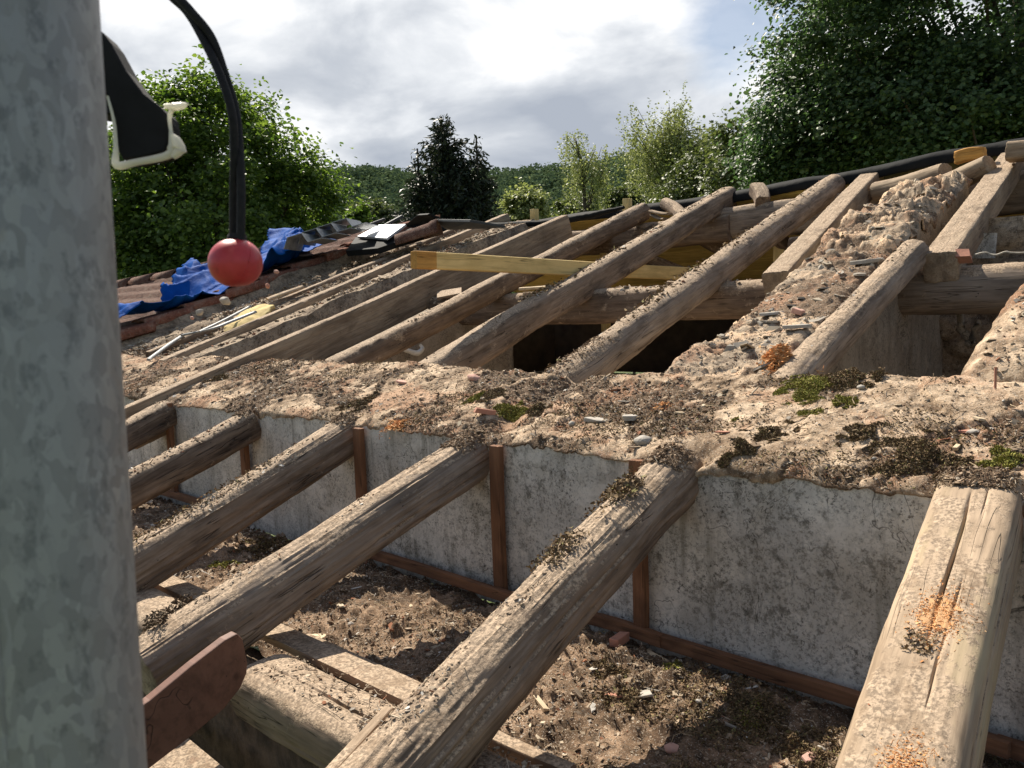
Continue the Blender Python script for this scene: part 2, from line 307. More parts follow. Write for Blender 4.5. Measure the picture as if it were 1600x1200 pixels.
# ------------------------------------------------------------------ scattering
T_SHARD = (np.array([[-1, -.5, -.5], [.2, -1, -.5], [1, -.2, -.5], [.5, .9, -.5], [-.7, .7, -.5], [-1, -.5, .5], [.2, -1, .5], [1, -.2, .5], [.5, .9, .5], [-.7, .7, .5]]),
           [(0, 1, 6, 5), (1, 2, 7, 6), (2, 3, 8, 7), (3, 4, 9, 8), (4, 0, 5, 9), (5, 6, 7, 8), (5, 8, 9, 9)])
T_BOX = (np.array([[-1, -1, -1], [1, -1, -1], [1, 1, -1], [-1, 1, -1], [-1, -1, 1], [1, -1, 1], [1, 1, 1], [-1, 1, 1]], float),
         [(0, 3, 2, 1), (4, 5, 6, 7), (0, 1, 5, 4), (1, 2, 6, 5), (2, 3, 7, 6), (3, 0, 4, 7)])
T_PEB = (np.array([[0, 0, -1], [.8, -.5, -.3], [.3, .9, -.3], [-.9, .2, -.35], [-.2, -.9, -.2], [.8, .5, .4], [-.5, .8, .4], [-.6, -.6, .5], [.5, -.7, .5], [0, 0, 1]]),
         [(0, 2, 1, 1), (0, 3, 2, 2), (0, 4, 3, 3), (0, 1, 4, 4), (1, 2, 5, 5), (2, 3, 6, 6), (3, 4, 7, 7), (4, 1, 8, 8), (2, 6, 5, 5), (3, 7, 6, 6), (4, 8, 7, 7), (1, 5, 8, 8), (5, 6, 9, 9), (6, 7, 9, 9), (7, 8, 9, 9), (8, 5, 9, 9)])
T_LEAF = (np.array([[0, 0, 0], [.5, .42, .08], [1, 0, -.06], [.5, -.42, .08]]), [(0, 3, 2, 1)])
T_LEAF2 = (np.array([[0, 0, 0], [.3, .40, .10], [.72, .33, .08], [1, 0, -.1], [.72, -.33, .08], [.3, -.40, .10]]), [(0, 3, 2, 1), (0, 5, 4, 3)])
T_BLADE = (np.array([[0, -.30, 0], [0, .30, 0], [1, .12, .3], [1, -.16, .3]]), [(0, 1, 2, 3)])
def frames(n, rng, tilt=.5, nrm=None):
    """random orientation matrices; tilt = spread of the local z about nrm (or up)"""
    a = rng.uniform(0, 2*np.pi, n)
    z = np.tile([0, 0, 1.], (n, 1)) if nrm is None else nrm/np.linalg.norm(nrm, axis=1)[:, None]
    z = z+rng.normal(0, tilt, (n, 3)); z /= np.linalg.norm(z, axis=1)[:, None]
    x = np.stack([np.cos(a), np.sin(a), rng.normal(0, .2, n)], 1); x -= z*(x*z).sum(1)[:, None]; x /= np.linalg.norm(x, axis=1)[:, None]+1e-9
    y = np.cross(z, x); return np.stack([x, y, z], 2)
def inst(tmpl, P, S, Fr, jit=0., rng=None):
    T, F = tmpl; n = len(P); k = len(T)
    L = np.broadcast_to(T, (n, k, 3))*S[:, None, :]
    if jit: L = L*(1+rng.normal(0, jit, (n, k, 3)))
    V = np.einsum('nij,nkj->nki', Fr, L)+P[:, None, :]
    FF = (np.array([list(f) for f in F])[None]+(np.arange(n)*k)[:, None, None]).reshape(-1, 4)
    return V.reshape(-1, 3), FF
def fix_tris(V, F):
    """list of faces with doubled last index removed"""
    d = F[:, 2] == F[:, 3]
    return V, F[~d], F[d][:, :3]
def chips(name, P, rng, mat, size=(.004, .012), nrm=None, kinds=(.45, .3, .25), tilt=.4, lift=.2, parent=None):
    n = len(P); k = rng.choice(3, n, p=kinds); VV = []; Q = []; Tt = []; off = 0
    s = np.exp(rng.uniform(np.log(size[0]), np.log(size[1]), n))
    for t, (tm, ratio) in enumerate(((T_SHARD, (1, .75, .22)), (T_BOX, (1.8, .16, .10)), (T_PEB, (.7, .6, .5)))):
        m = k == t; c = m.sum()
        if not c: continue
        S = s[m][:, None]*np.array(ratio)*rng.uniform(.7, 1.35, (c, 3)); Fr = frames(c, rng, tilt, None if nrm is None else nrm[m])
        p = P[m]+np.array([0, 0, 1])*(S[:, 2:3]*lift)
        V, F = inst(tm, p, S, Fr, .12, rng); _, a, b = fix_tris(V, F); Q += (a+off).tolist(); Tt += (b+off).tolist(); VV.append(V); off += len(V)
    return mesh(name, np.concatenate(VV), Q+Tt, mat, parent=parent)
def tufts(name, P, rng, mat, size=(.006, .014), nrm=None, parent=None, tilt=.9):
    n = len(P); S = rng.uniform(*size, n)[:, None]*np.array([1, 1.1, 1]); V, F = inst(T_BLADE, P, S, frames(n, rng, tilt, nrm))
    return mesh(name, V, F, mat, parent=parent)
# ------------------------------------------------------------------ logs and beams
def log(name, P0, P1, w, h, mat, e=2., seed=0, label=None, cat=None, group=None, kind=None, rough=.05, bend=.01, taper=1., cracks=(), roll=0., na=72, dx=.012, up=RN, parent=None, endjag=.004, groove=.0022, swell=None, fine=.0012, embr=None):
    """one timber from P0 to P1 (its axis); superellipse section of half sizes w, h; local X is the grain"""
    P0, P1 = np.array(P0, float), np.array(P1, float); ax = P1-P0; Ln = np.linalg.norm(ax); ax /= Ln
    z = np.array(up, float); z -= ax*(z@ax); z /= np.linalg.norm(z); y = np.cross(z, ax)
    n = max(4, int(Ln/dx)); X = np.linspace(0, Ln, n)[:, None]; A = (np.linspace(0, 2*np.pi, na, endpoint=False)+roll)[None]
    c, s_ = np.cos(A), np.sin(A)
    rr = (np.abs(c/w)**e+np.abs(s_/h)**e)**(-1/e)
    X2, A2 = np.broadcast_arrays(X, A)
    D = 1+rough*1.2*fbm(st3(X2*2.2, np.cos(A2)*.8, np.sin(A2)*.8), 3, seed)+rough*.5*fbm(st3(X2*9, np.cos(A2)*2, np.sin(A2)*2), 3, seed+7)
    D = D*(1+(taper-1)*X/Ln)
    if swell: 
        for (xs, ws, k) in swell: D = D*(1+k*np.exp(-((X-xs)/ws)**2))
    Rr = rr*D; groove = groove*.5
    r0 = (w+h)/2
    Rr = Rr+groove*fbm(st3(X2*3., np.cos(A2)*r0*130, np.sin(A2)*r0*130), 3, seed+3)*1.6
    if fine: Rr = Rr+fine*fbm(st3(X2*40, np.cos(A2)*r0*90, np.sin(A2)*r0*90), 2, seed+4)
    for (th, x0, x1, cw, cd) in cracks:
        drift = .10*fbm(st3(X2*3, 0, th), 3, seed+11)
        d = ((A2-roll-th-drift+np.pi) % (2*np.pi)-np.pi)*r0
        tp = sstep(x0, x0+.12, X2)*(1-sstep(x1-.12, x1, X2))*(.6+.4*vnoise(st3(X2*14, 0, seed)))
        Rr = Rr-cd*tp*np.exp(-(d/cw)**2)
    bx = bend*vnoise(st3(X*1.3, seed, 0)); bz = bend*vnoise(st3(X*1.3, 0, seed+5.5))
    env = np.sin(np.pi*np.clip(X/Ln, 0, 1))
    V = np.stack([X2+0*A2, Rr*np.cos(A2-roll*0)+bx*env, Rr*np.sin(A2-roll*0)+bz*env], -1)
    j0 = endjag*vnoise(st3(np.cos(A)*3, np.sin(A)*3, seed)); V[0, :, 0] -= np.abs(j0[0]); V[-1, :, 0] += np.abs(j0[0][::-1])
    F = gridF(n, na, True); VV = [V.reshape(-1, 3)]; FF = [F]; off = n*na
    for side, ring in ((0, 0), (1, n-1)):
        base = V[ring]; cen = base.mean(0); rings = [base]
        for q in (.97, .8, .55, .3, .08):
            rg = cen+(base-cen)*q; rg[:, 0] += (1 if side else -1)*(.0015+endjag*.4*(1-q))+endjag*.25*fbm(st3(rg[:, 1]*120, rg[:, 2]*120, seed+side), 2); rings.append(rg)
        VV.append(np.concatenate(rings[1:])); idx = [np.arange(na)+ring*na]+[np.arange(na)+off+i*na for i in range(5)]
        for a, b in zip(idx[:-1], idx[1:]):
            a2, b2 = np.roll(a, -1), np.roll(b, -1)
            FF.append(np.stack([a, b, b2, a2], 1) if side else np.stack([a, a2, b2, b], 1))
        last = idx[-1]
        for k in range(0, na-2, 2): FF.append(np.array([[last[0], last[k], last[k+1], last[k+2]]]) if k else np.zeros((0, 4), int))
        off += 5*na
    V3 = np.concatenate(VV); Fa = np.concatenate(FF)
    Bm = np.stack([ax, y, z], 1)                      # local -> relative world
    o = mesh(name, V3, Fa[:, ::-1] if False else Fa, mat, smooth=True, shift=False)
    o.data.set_sharp_from_angle(angle=R(38)) if hasattr(o.data, 'set_sharp_from_angle') else None
    m = Matrix.Identity(4)
    for i in range(3):
        for j in range(3): m[i][j] = Bm[i, j]
    m.translation = (P0[0], P0[1], P0[2]+EZ); o.matrix_world = m
    if parent: o.parent = parent; o.matrix_parent_inverse = parent.matrix_world.inverted()
    o['_'] = 0; del o['_']
    tag(o, label, cat, group, kind)
    W = (V.reshape(-1, 3) @ Bm.T+P0).reshape(n, na, 3)
    return o, W
def log_px(name, a, b, w, h, mat, off=None, ext=0., sink=0., **k):
    """axis given by two photograph pixels lying on the roof slope lowered by off"""
    off = -h if off is None else off
    P0, P1 = on_roof(*a, off)-RN*sink, on_roof(*b, off)
    if ext: P0 = P0-(P1-P0)/np.linalg.norm(P1-P0)*ext
    return log(name, P0, P1, w, h, mat, **k)
def top_points(W, n, rng, spread=.5, x0=0, x1=1, clump=0, side=0., seed=0):
    """random points on the upper side of a timber"""
    nx, na = W.shape[:2]; cen = W.mean(1); out = []; nr = []
    i = rng.integers(int(x0*(nx-1)), max(int(x0*(nx-1))+1, int(x1*(nx-1))), n*3); j = rng.integers(0, na, n*3)
    P = W[i, j]; N = P-cen[i]; N /= np.linalg.norm(N, axis=1)[:, None]
    sc = N@RN-N@np.array([1, 0, 0])*side
    ok = sc > 1-spread*rng.uniform(0, 1, n*3)
    if clump: ok &= fbm(P*clump, 3, seed) > rng.uniform(-.15, .45, n*3)
    P, N = P[ok][:n], N[ok][:n]
    return P, N
# ------------------------------------------------------------------ walls with a crumbling mortar top
def soil(x, y): return sstep(-.10, .05, fbm(st3(x*3.2, y*5, 4), 4, 71, .6)+.25*fbm(st3(x*22, y*22, 1), 2, 72))
def crumbs(x, y, f=60, a=.005, s=80):
    w, c = worley(st3(x*f, y*f), s); w2, c2 = worley(st3(x*f*.45, y*f*.45), s+1); return a*(c > .35)*(1-sstep(.15, .6, w))+a*2.*(c2 > .75)*(1-sstep(.15, .5, w2))
def slab(x, y, f=6, s=90):
    w, c = worley(st3(x*f+.5*fbm(st3(x*9, y*9), 3, s), y*f*1.3+.5*fbm(st3(x*9, y*9, 5), 3, s+1)), s); return c
def smoothedge(d, w=.04, k=.03): t = np.clip(1-d/w, 0, 1); return -k*t*t
def cap_wall(name, label, x0, x1, y0, y1, relief, top_mat, face_mat, res=.01, seed=0, zb=-.95, edge=(.05, .03), skew=None, cat='wall', jag=.004, facebump=.0025, xr=None):
    """thing > mortar_top, wall_face; the top follows the roof slope"""
    root = empty(name, ((x0+x1)/2, (y0+y1)/2, zb), label, cat)
    nx, ny = int((x1-x0)/res)+1, int((y1-y0)/res)+1
    xs, ys = np.linspace(x0, x1, nx), np.linspace(y0, y1, ny); Xg, Yg = np.meshgrid(xs, ys, indexing='ij')
    if skew: Xg = Xg+skew(Yg)
    def H(x, y): return rz(y)+relief(x, y)
    bx0 = x0+(skew(Yg) if skew else 0); bx1 = x1+(skew(Yg) if skew else 0)
    d = np.minimum(np.minimum(Xg-bx0, bx1-Xg), np.minimum(Yg-y0, y1-Yg))
    Z = H(Xg, Yg)+smoothedge(d, *edge)
    e1 = fbm(st3(Xg*9, Yg*9, seed), 4, seed)*jag*2
    # ragged outline: push border vertices in and out
    Xo, Yo = Xg.copy(), Yg.copy()
    Xo[0] -= .0012+np.abs(e1[0]); Xo[-1] += .0012+np.abs(e1[-1]); Yo[:, 0] -= .0012+np.abs(e1[:, 0]); Yo[:, -1] += .0012+np.abs(e1[:, -1])
    V = np.stack([Xo, Yo, Z], -1).reshape(-1, 3); F = gridF(nx, ny)
    idx = np.arange(nx*ny).reshape(nx, ny); ring = np.concatenate([idx[:, 0], idx[-1, 1:], idx[-2::-1, -1], idx[0, -2:0:-1]])
    # lip
    rv = V[ring].copy(); lip = rv.copy(); lip[:, 2] -= .002+.05*np.clip(fbm(st3(rv[:, 0]*4, rv[:, 1]*4, 3.3), 5, seed+2, .7)-.08, 0, 1)
    n = len(ring); li = np.arange(n)+len(V); V = np.concatenate([V, lip]); r2 = np.roll(ring, -1); l2 = np.roll(li, -1)
    lip2 = lip.copy(); cx, cy = (x0+x1)/2, (y0+y1)/2
    F = np.concatenate([F, np.stack([ring, li, l2, r2], 1)])
    # tuck the lip back under, onto the face
    tuck = lip.copy(); bx = np.clip(tuck[:, 0]-(skew(tuck[:, 1]) if skew else 0), x0, x1)+(skew(tuck[:, 1]) if skew else 0); tuck[:, 0] = bx; tuck[:, 1] = np.clip(tuck[:, 1], y0, y1); tuck[:, 2] -= .003
    ti = np.arange(n)+len(V); V = np.concatenate([V, tuck]); F = np.concatenate([F, np.stack([li, ti, np.roll(ti, -1), l2], 1)])
    topo = mesh('mortar_top', V, F, top_mat, smooth=True, parent=root); at_ = topo.data.attributes.new('soil', 'FLOAT', 'POINT'); at_.data.foreach_set('value', soil(V[:, 0], V[:, 1]).astype(np.float32))
    # faces: vertical sheets under the lip
    rp = V[ring].copy(); rp[:, 0] = bx; rp[:, 1] = tuck[:, 1]; rp[:, 2] = np.minimum(rp[:, 2], lip[:, 2]+.012)
    m = 40; t = np.linspace(0, 1, m)[None, :, None]; bot = rp.copy(); bot[:, 2] = zb
    G = rp[:, None]*(1-t)+bot[:, None]*t
    nrm = np.zeros((n, 3)); k0 = nx; nrm[:nx, 1] = -1; nrm[nx:nx+ny-1, 0] = 1; nrm[nx+ny-1:2*nx+ny-2, 1] = 1; nrm[2*nx+ny-2:, 0] = -1
    bumpv = fbm(G*np.array([4, 4, 4.]), 4, seed+5)*facebump*2.5+fbm(G*30, 3, seed+6)*facebump*.5
    G = G+nrm[:, None]*bumpv[..., None]-nrm[:, None]*.002
    Ff = gridF(n, m); wrap = np.stack([np.arange(m-1)+(n-1)*m, np.arange(m-1), np.arange(1, m), np.arange(1, m)+(n-1)*m], 1)
    Ff = np.concatenate([Ff, wrap])
    mesh('wall_face', G.reshape(-1, 3), Ff[:, ::-1], face_mat, smooth=True, parent=root)
    return root, (lambda x, y: H(x, y)+smoothedge(np.minimum(np.minimum(x-x0, x1-x), np.minimum(y-y0, y1-y)) if not skew else np.minimum(np.minimum(x-skew(y)-x0, x1+skew(y)-x), np.minimum(y-y0, y1-y)), *edge))
rng = np.random.default_rng(5)
RAFT_X = [(-4.17, .06), (-3.38, .06), (-2.62, .065), (-1.86, .07), (-1.16, .07), (-.47, .08)]
def main_relief(x, y):
    so = soil(x, y); r = .020*fbm(st3(x*2.2, y*3, 0), 4, 3)+.010*fbm(st3(x*9, y*9, 0), 5, 4, .6)
    r = r+(1-so)*(.012*slab(x, y)+.004*fbm(st3(x*40, y*40), 3, 6))+so*(crumbs(x, y)+.006*fbm(st3(x*30, y*30), 3, 7)-.002)
    r = r-.042*np.exp(-((x+1.905+.10*(y-2.05)+.03*vnoise(st3(y*9, 0, 2)))/.055)**2)*sstep(1.84, 1.95, y)  # trough shaped along a slanting cast shadow, standing in for it
    for xr, rr in RAFT_X[1:5]: r = r-.014*np.exp(-((x-xr)/(rr*.8))**2)*sstep(2.05, 1.8, y)
    r = r-.05*np.exp(-(((x+1.13)/.05)**2+((y-1.84)/.035)**2))          # hollow above the end of the near log
    r = r+.02*np.exp(-(((x+.8)/.35)**2+((y-2.25)/.12)**2))
    return r-.004
wall_main, Hm = cap_wall('partition_wall', 'long grey plastered partition wall with crumbling tan mortar top running between the near and far rafters', -6.6, .9, 1.8, 2.33, main_relief, MAT['mortar'], MAT['plaster'], res=.0052, seed=1, zb=-.95, edge=(.03, .016))
def cross_relief(x, y):
    so = soil(x, y); up = sstep(3.2, 4.0, y); r = .03*fbm(st3(x*3, y*2.5), 4, 13)+(.012+.008*up)*fbm(st3(x*13, y*10), 6, 14, .7)+.012*up*(1-np.abs(fbm(st3(x*9, y*14, 7), 5, 19, .65)))
    r = r+(1-so)*(.022+.03*up)*slab(x, y, 7, 95)+so*crumbs(x, y, 45, .0045, 85)+.004*fbm(st3(x*50, y*50), 2, 15); lay = fbm(st3(x*4, y*12, 2), 5, 16, .6); r = r+(.012+.04*up)*(np.floor(lay*9)/9)
    return r-.012
skew_c = lambda y: -.075*(y-2.33)
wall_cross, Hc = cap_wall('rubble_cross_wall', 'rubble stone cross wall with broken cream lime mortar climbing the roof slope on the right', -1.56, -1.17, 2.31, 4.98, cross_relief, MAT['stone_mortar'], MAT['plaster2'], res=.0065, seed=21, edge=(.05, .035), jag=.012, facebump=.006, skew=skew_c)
def hump_relief(x, y): return .045+.03*fbm(st3(x*4, y*4), 4, 33)+.008*fbm(st3(x*25, y*25), 3, 34)+.06*np.sin(np.clip((y-2.3)/1.0, 0, 1)*np.pi)*.5
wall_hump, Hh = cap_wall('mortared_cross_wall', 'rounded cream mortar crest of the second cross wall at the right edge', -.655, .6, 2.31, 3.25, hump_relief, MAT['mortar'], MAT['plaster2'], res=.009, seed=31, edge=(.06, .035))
# lower wall of the left room: seen in shade between the far rafters
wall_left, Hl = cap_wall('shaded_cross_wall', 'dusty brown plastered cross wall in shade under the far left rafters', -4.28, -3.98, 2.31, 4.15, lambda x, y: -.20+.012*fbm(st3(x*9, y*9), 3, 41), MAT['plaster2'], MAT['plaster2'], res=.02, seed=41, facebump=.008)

# ------------------------------------------------------------------ near rafters (in front of the partition wall)
GF = 'old rafters in front of the partition wall'; GB = 'old rafters beyond the partition wall'
LOGS = {}
def put(key, *a, **k): LOGS[key] = log_px(*a, **k)
put('f4', 'rafter', (262, 646), (150, 708), .062, .066, MAT['old3'], e=3.2, seed=51, label='smallest dusty near rafter, farthest left beside the galvanised pole', cat='rafter', group=GF, off=-.066, bend=.008, na=64)
put('f3', 'rafter', (392, 664), (150, 793), .061, .066, MAT['old3'], e=3, seed=52, label='dark dusty near rafter between the two leftmost upright battens', cat='rafter', group=GF, off=-.066, bend=.01, na=72)
put('f2', 'rafter', (552, 676), (150, 925), .066, .072, MAT['old'], e=2.8, seed=53, label='near rafter with crumbly dust on top, third from the pole', cat='rafter', group=GF, off=-.068, bend=.012, na=96, dx=.009, cracks=[(-.55, .1, 1.2, .004, .012), (-1.1, .0, .8, .004, .01)], groove=.0055)
put('f1', 'rafter', (742, 712), (225, 1055), .070, .074, MAT['old2'], e=2.6, seed=54, label='grey split near log rafter whose upper end meets an upright batten in mid wall', cat='rafter', group=GF, off=-.070, bend=.012, na=128, dx=.007, cracks=[(-.35, .0, .9, .004, .014), (-.75, .2, 1.0, .005, .014), (.9, .1, .6, .003, .006)], groove=.0055, swell=[(.95, .2, .10)])
put('f0', 'rafter', (1062, 738), (520, 1330), .068, .072, MAT['old'], e=2.05, seed=55, label='thick knotty round log rafter in the foreground with moss near its upper end', cat='rafter', group=GF, off=-.060, bend=.014, na=170, dx=.006, cracks=[(.25, .3, 1.2, .0035, .007), (-.35, .15, .7, .006, .014), (-.9, .3, 1.0, .008, .02)], groove=.005, taper=1.14, swell=[(.06, .09, .10), (.42, .16, .08)], rough=.08)
put('fr', 'squared_beam', (1537, 782), (1385, 1345), .078, .068, MAT['hewn'], e=5, seed=56, label='pale hewn squared beam with long cracks and orange rotten patches at the right', cat='beam', off=-.055, bend=.008, na=200, dx=.006, cracks=[(1.62, .05, .62, .0026, .02), (1.25, .02, .22, .0022, .014), (1.30, .35, .75, .0018, .01), (.42, .25, .9, .002, .012), (.15, .1, .8, .003, .01)], groove=.0012, roll=0, rough=.035, fine=.0003)
# far rafters
def bput(key, a, b, w, h, mat, label, nm='rafter', **k):
    kw = dict(ext=.12, sink=.02, e=2.6, na=56, dx=.014, cat='rafter', group=GB, bend=.02, groove=.003, fine=.002); kw.update(k); put(key, nm, a, b, w, h, mat, label=label, **kw)
bput('b1', (285, 572), (793, 352), .05, .11, MAT['sawn'], 'sawn deep far rafter nearest the tiled roof edge', e=7, seed=61, off=-.095, bend=.006, rough=.02)
bput('b2', (232, 655), (885, 356), 0.044, .105, MAT['sawn'], 'long narrow sawn rafter crossing over the wall top at far left', e=7, seed=62, off=-.078, sink=0, bend=.008, rough=.03)
bput('b3', (520, 575), (1005, 331), .062, .066, MAT['old3'], 'round bark-covered far rafter left of the cracked squared one', seed=63, rough=.08)
bput('b4', (668, 583), (1138, 308), .068, .076, MAT['old'], 'cracked squared far rafter crossing under the yellow timber', e=3.6, seed=64, cracks=[(-.15, .4, 2.9, .006, .02)], rough=.05)
bput('b5', (885, 590), (1303, 290), .074, .076, MAT['old2'], 'thick round far log rafter lying over the right end of the yellow timber', e=2.2, seed=65, rough=.07, cracks=[(.5, .5, 2.6, .005, .01)])
bput('b6', (1213, 438), (1366, 277), .062, .06, MAT['sawn'], 'straight squared rafter between the thick log and the rubble cross wall', e=9, seed=66, rough=.015, bend=.004, off=-.085, ext=0, na=64)
bput('b7', (1469, 410), (1588, 245), .064, .062, MAT['sawn'], 'short squared rafter with dark cut end right of the rubble cross wall', e=9, seed=67, rough=.02, bend=.003, off=-.07, ext=0, na=64)
bput('b8', (1222, 600), (1428, 396), .060, .060, MAT['old2'], 'rounded log rafter bedded along the right side of the rubble cross wall', e=2.1, seed=68, rough=.06, off=-.035, sink=.035, dx=.009, na=80, fine=.0012)
# ------------------------------------------------------------------ purlins and ridge
def beam(name, P0, P1, w, h, mat, label, cat='beam', **k):
    kw = dict(e=2.5, na=60, dx=.02, bend=.015, up=(0, 0, 1), rough=.06, groove=.003); kw.update(k); return log(name, P0, P1, w, h, mat, label=label, cat=cat, **kw)
LOGS['p1'] = beam('purlin', (-4.25, 3.72, -.04), (-1.5, 3.76, -.035), .085, .095, MAT['old3'], 'long dark middle purlin carrying the far rafters left of the rubble wall', seed=71, e=3)
LOGS['p2'] = beam('purlin', (-1.28, 3.76, -.02), (.8, 3.80, -.01), .09, .10, MAT['old2'], 'round dusty purlin entering the right side of the rubble cross wall', seed=72, e=2.3)
LOGS['r1'] = beam('ridge_beam', (-6.9, 5.42, .46), (-3.0, 5.42, .46), .10, .10, MAT['old3'], 'sagging left length of the old ridge beam under the far rafter heads', seed=73, e=3)
LOGS['r2'] = beam('ridge_beam', (-3.2, 5.46, .49), (.8, 5.46, .52), .10, .12, MAT['old2'], 'right length of the old ridge beam behind the squared rafters', seed=74, e=3)
LOGS['r3'] = beam('lower_ridge_beam', (-2.55, 5.40, .27), (.8, 5.40, .30), .08, .09, MAT['old3'], 'second dark beam slung directly below the right ridge beam', seed=75, e=4)
beam('slab_log', on_y(1372, 300, 5.3), on_y(1478, 272, 5.2), .075, .06, MAT['sawn'], 'pale half-round slab log on the ridge right of the squared rafter', e=2.4, seed=76, cat='log', dx=.014)
beam('slab_log', on_y(1474, 290, 5.15), on_y(1546, 258, 5.1), .07, .055, MAT['sawn'], 'tilted split slab log on the ridge under the orange block', e=2.2, seed=77, cat='log', dx=.014, cracks=[(-.3, 0, .4, .006, .03)])
beam('end_beam', on_y(1578, 238, 5.15), on_y(1690, 232, 5.15), .08, .05, MAT['sawn'], 'pale beam end resting on the head of the short squared rafter', e=6, seed=78)
beam('orange_block', on_y(1495, 247, 5.3), on_y(1538, 240, 5.3), .04, .035, MAT['yellow_end'], 'small orange wood block tucked under the black membrane', e=8, seed=79, cat='block', rough=.02)
beam('timber_stub', on_y(1040, 318, 5.45), on_y(1066, 338, 5.25), .045, .045, MAT['old3'], 'short round stub poking up behind the cracked squared rafter', e=2.2, seed=80, cat='timber')
beam('timber_stub', on_y(1182, 296, 5.55), on_y(1192, 318, 5.4), .05, .05, MAT['old3'], 'dark squared stub under the membrane left of the thick log head', e=5, seed=81, cat='timber')
for a, b, s, L in (((1018, 330), (1046, 334), 1, 'thin split wood wedge lying beside the round stub'), ((1020, 336), (1040, 342), 2, 'lower thin wood wedge beside the round stub')):
    beam('wood_wedge', on_y(*a, 5.3), on_y(*b, 5.25), .03, .010, MAT['sawn'], L, e=3, seed=82+s, cat='wedge', na=20, dx=.01)
# yellow timber thrown across the rafters: thing > end
A0, A1 = at(648, 406, 4.0), at(1112, 430, 5.65)
yb, _ = log('yellow_timber', A0, A1, .026, .041, MAT['yellow'], e=16, seed=90, label='long new yellow timber laid across the far rafters, its orange end in the air', cat='timber', rough=.004, bend=.002, na=64, dx=.05, up=(0, 0, 1), groove=.0002, fine=.0, endjag=.0005)
dr = (A1-A0)/np.linalg.norm(A1-A0)
log('painted_end', A0-dr*.004, A0+dr*.11, .0268, .0418, MAT['yellow_end'], e=16, seed=91, rough=.004, bend=0, na=64, dx=.02, up=(0, 0, 1), groove=.0002, fine=0, endjag=.0005, parent=yb)
for k, (x, y0_, y1_, lab) in enumerate(((-2.73, .33, -.25, 'yellow timber post right of the thick log rafter under the ridge'), (-4.14, .36, -.9, 'thin yellow timber post crossing behind the cracked squared rafter'), (-5.02, .80, .35, 'short yellow post head between the two leftmost far rafter heads'), (-4.02, .78, .45, 'short yellow post head left of the round stub on the ridge'))):
    beam('yellow_post', (x, 5.56 if k != 1 else 5.40, y1_), (x+.01, 5.56 if k != 1 else 5.40, y0_), .042 if k == 0 else .028, .03, MAT['yellow'], lab, e=14, seed=95+k, cat='post', group='new yellow posts under the ridge', rough=.004, bend=0, up=(0, 1, 0), groove=.0002, fine=0, dx=.05)
# sheathing of the other roof slope and dark braces under it
def box_sheet(name, P, th, mat, label=None, cat=None, parent=None, kind=None):
    """thick sheet from 4 corners, thickened along its normal"""
    P = np.array(P, float); n = np.cross(P[1]-P[0], P[3]-P[0]); n /= np.linalg.norm(n); V = np.concatenate([P, P-n*th])
    F = [(0, 1, 2, 3), (7, 6, 5, 4), (0, 4, 5, 1), (1, 5, 6, 2), (2, 6, 7, 3), (3, 7, 4, 0)]
    return tag(mesh(name, V, F, mat, parent=parent), label, cat, kind=kind)
for k in range(9):
    y0_ = 5.60+k*.30; z0_ = .665-(y0_-5.6)*SL
    box_sheet('sheathing_board', [(-7, y0_, z0_), (2, y0_, z0_), (2, y0_+.293, z0_-.293*SL), (-7, y0_+.293, z0_-.293*SL)], -.02, MAT['yellow_board'], ['top', 'second', 'third', 'fourth', 'fifth', 'sixth', 'seventh', 'eighth', 'lowest'][k]+' yellow sheathing board below the ridge, seen from underneath between rafters', 'board')
for k, (a, b) in enumerate((((930, 372), (1075, 430)), ((1090, 368), (1150, 400)), ((1215, 372), (1262, 412)))):
    beam('dark_brace', on_y(*a, 5.5), on_y(*b, 5.75), .04, .045, MAT['old3'], ['dark slanting brace under the ridge left of the round far log', 'short dark brace in the gap left of the thick far log', 'dark brace in the gap behind the right yellow post'][k], e=5, seed=105+k, cat='brace')
dark = simple('dark_stone', (.09, .075, .06), (.05, .042, .035), 6, .95, .01)  # plain, very dark stone colour for the inner walls
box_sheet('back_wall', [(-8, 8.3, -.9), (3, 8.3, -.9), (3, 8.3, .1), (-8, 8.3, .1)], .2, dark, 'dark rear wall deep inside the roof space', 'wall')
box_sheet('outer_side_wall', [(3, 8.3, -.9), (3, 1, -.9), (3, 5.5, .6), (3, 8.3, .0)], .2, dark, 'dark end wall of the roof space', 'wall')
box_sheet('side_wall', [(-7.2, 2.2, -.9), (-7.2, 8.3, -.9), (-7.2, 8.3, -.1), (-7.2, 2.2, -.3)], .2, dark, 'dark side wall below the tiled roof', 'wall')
box_sheet('attic_floor', [(-7.5, 2.3, -.93), (3, 2.3, -.93), (3, 8.4, -.93), (-7.5, 8.4, -.93)], .05, MAT['old3'], kind='structure')
# masonry at the back of the right room
rw = empty('rear_room_wall', (-.5, 4.4, -.9), 'dark rubble wall behind the round purlin at the right', 'wall')
n_, m_ = 130, 90; Xg, Zg = np.meshgrid(np.linspace(-1.35, 1.2, n_), np.linspace(-.93, .30, m_), indexing='ij')
w_, c_ = worley(st3(Xg*4, Zg*7), 61); Yg = 4.4-.03*(c_ > .4)*(1-sstep(.3, .5, w_))-.03*fbm(st3(Xg*3, Zg*3), 4, 62)+.5*(sstep(-.78, -.74, Xg)*sstep(-.02, .03, Zg)*(1-sstep(-.35, -.3, Xg)))
mesh('masonry_face', np.stack([Xg, Yg, Zg], -1).reshape(-1, 3), gridF(n_, m_), MAT['rubble'], smooth=True, parent=rw)
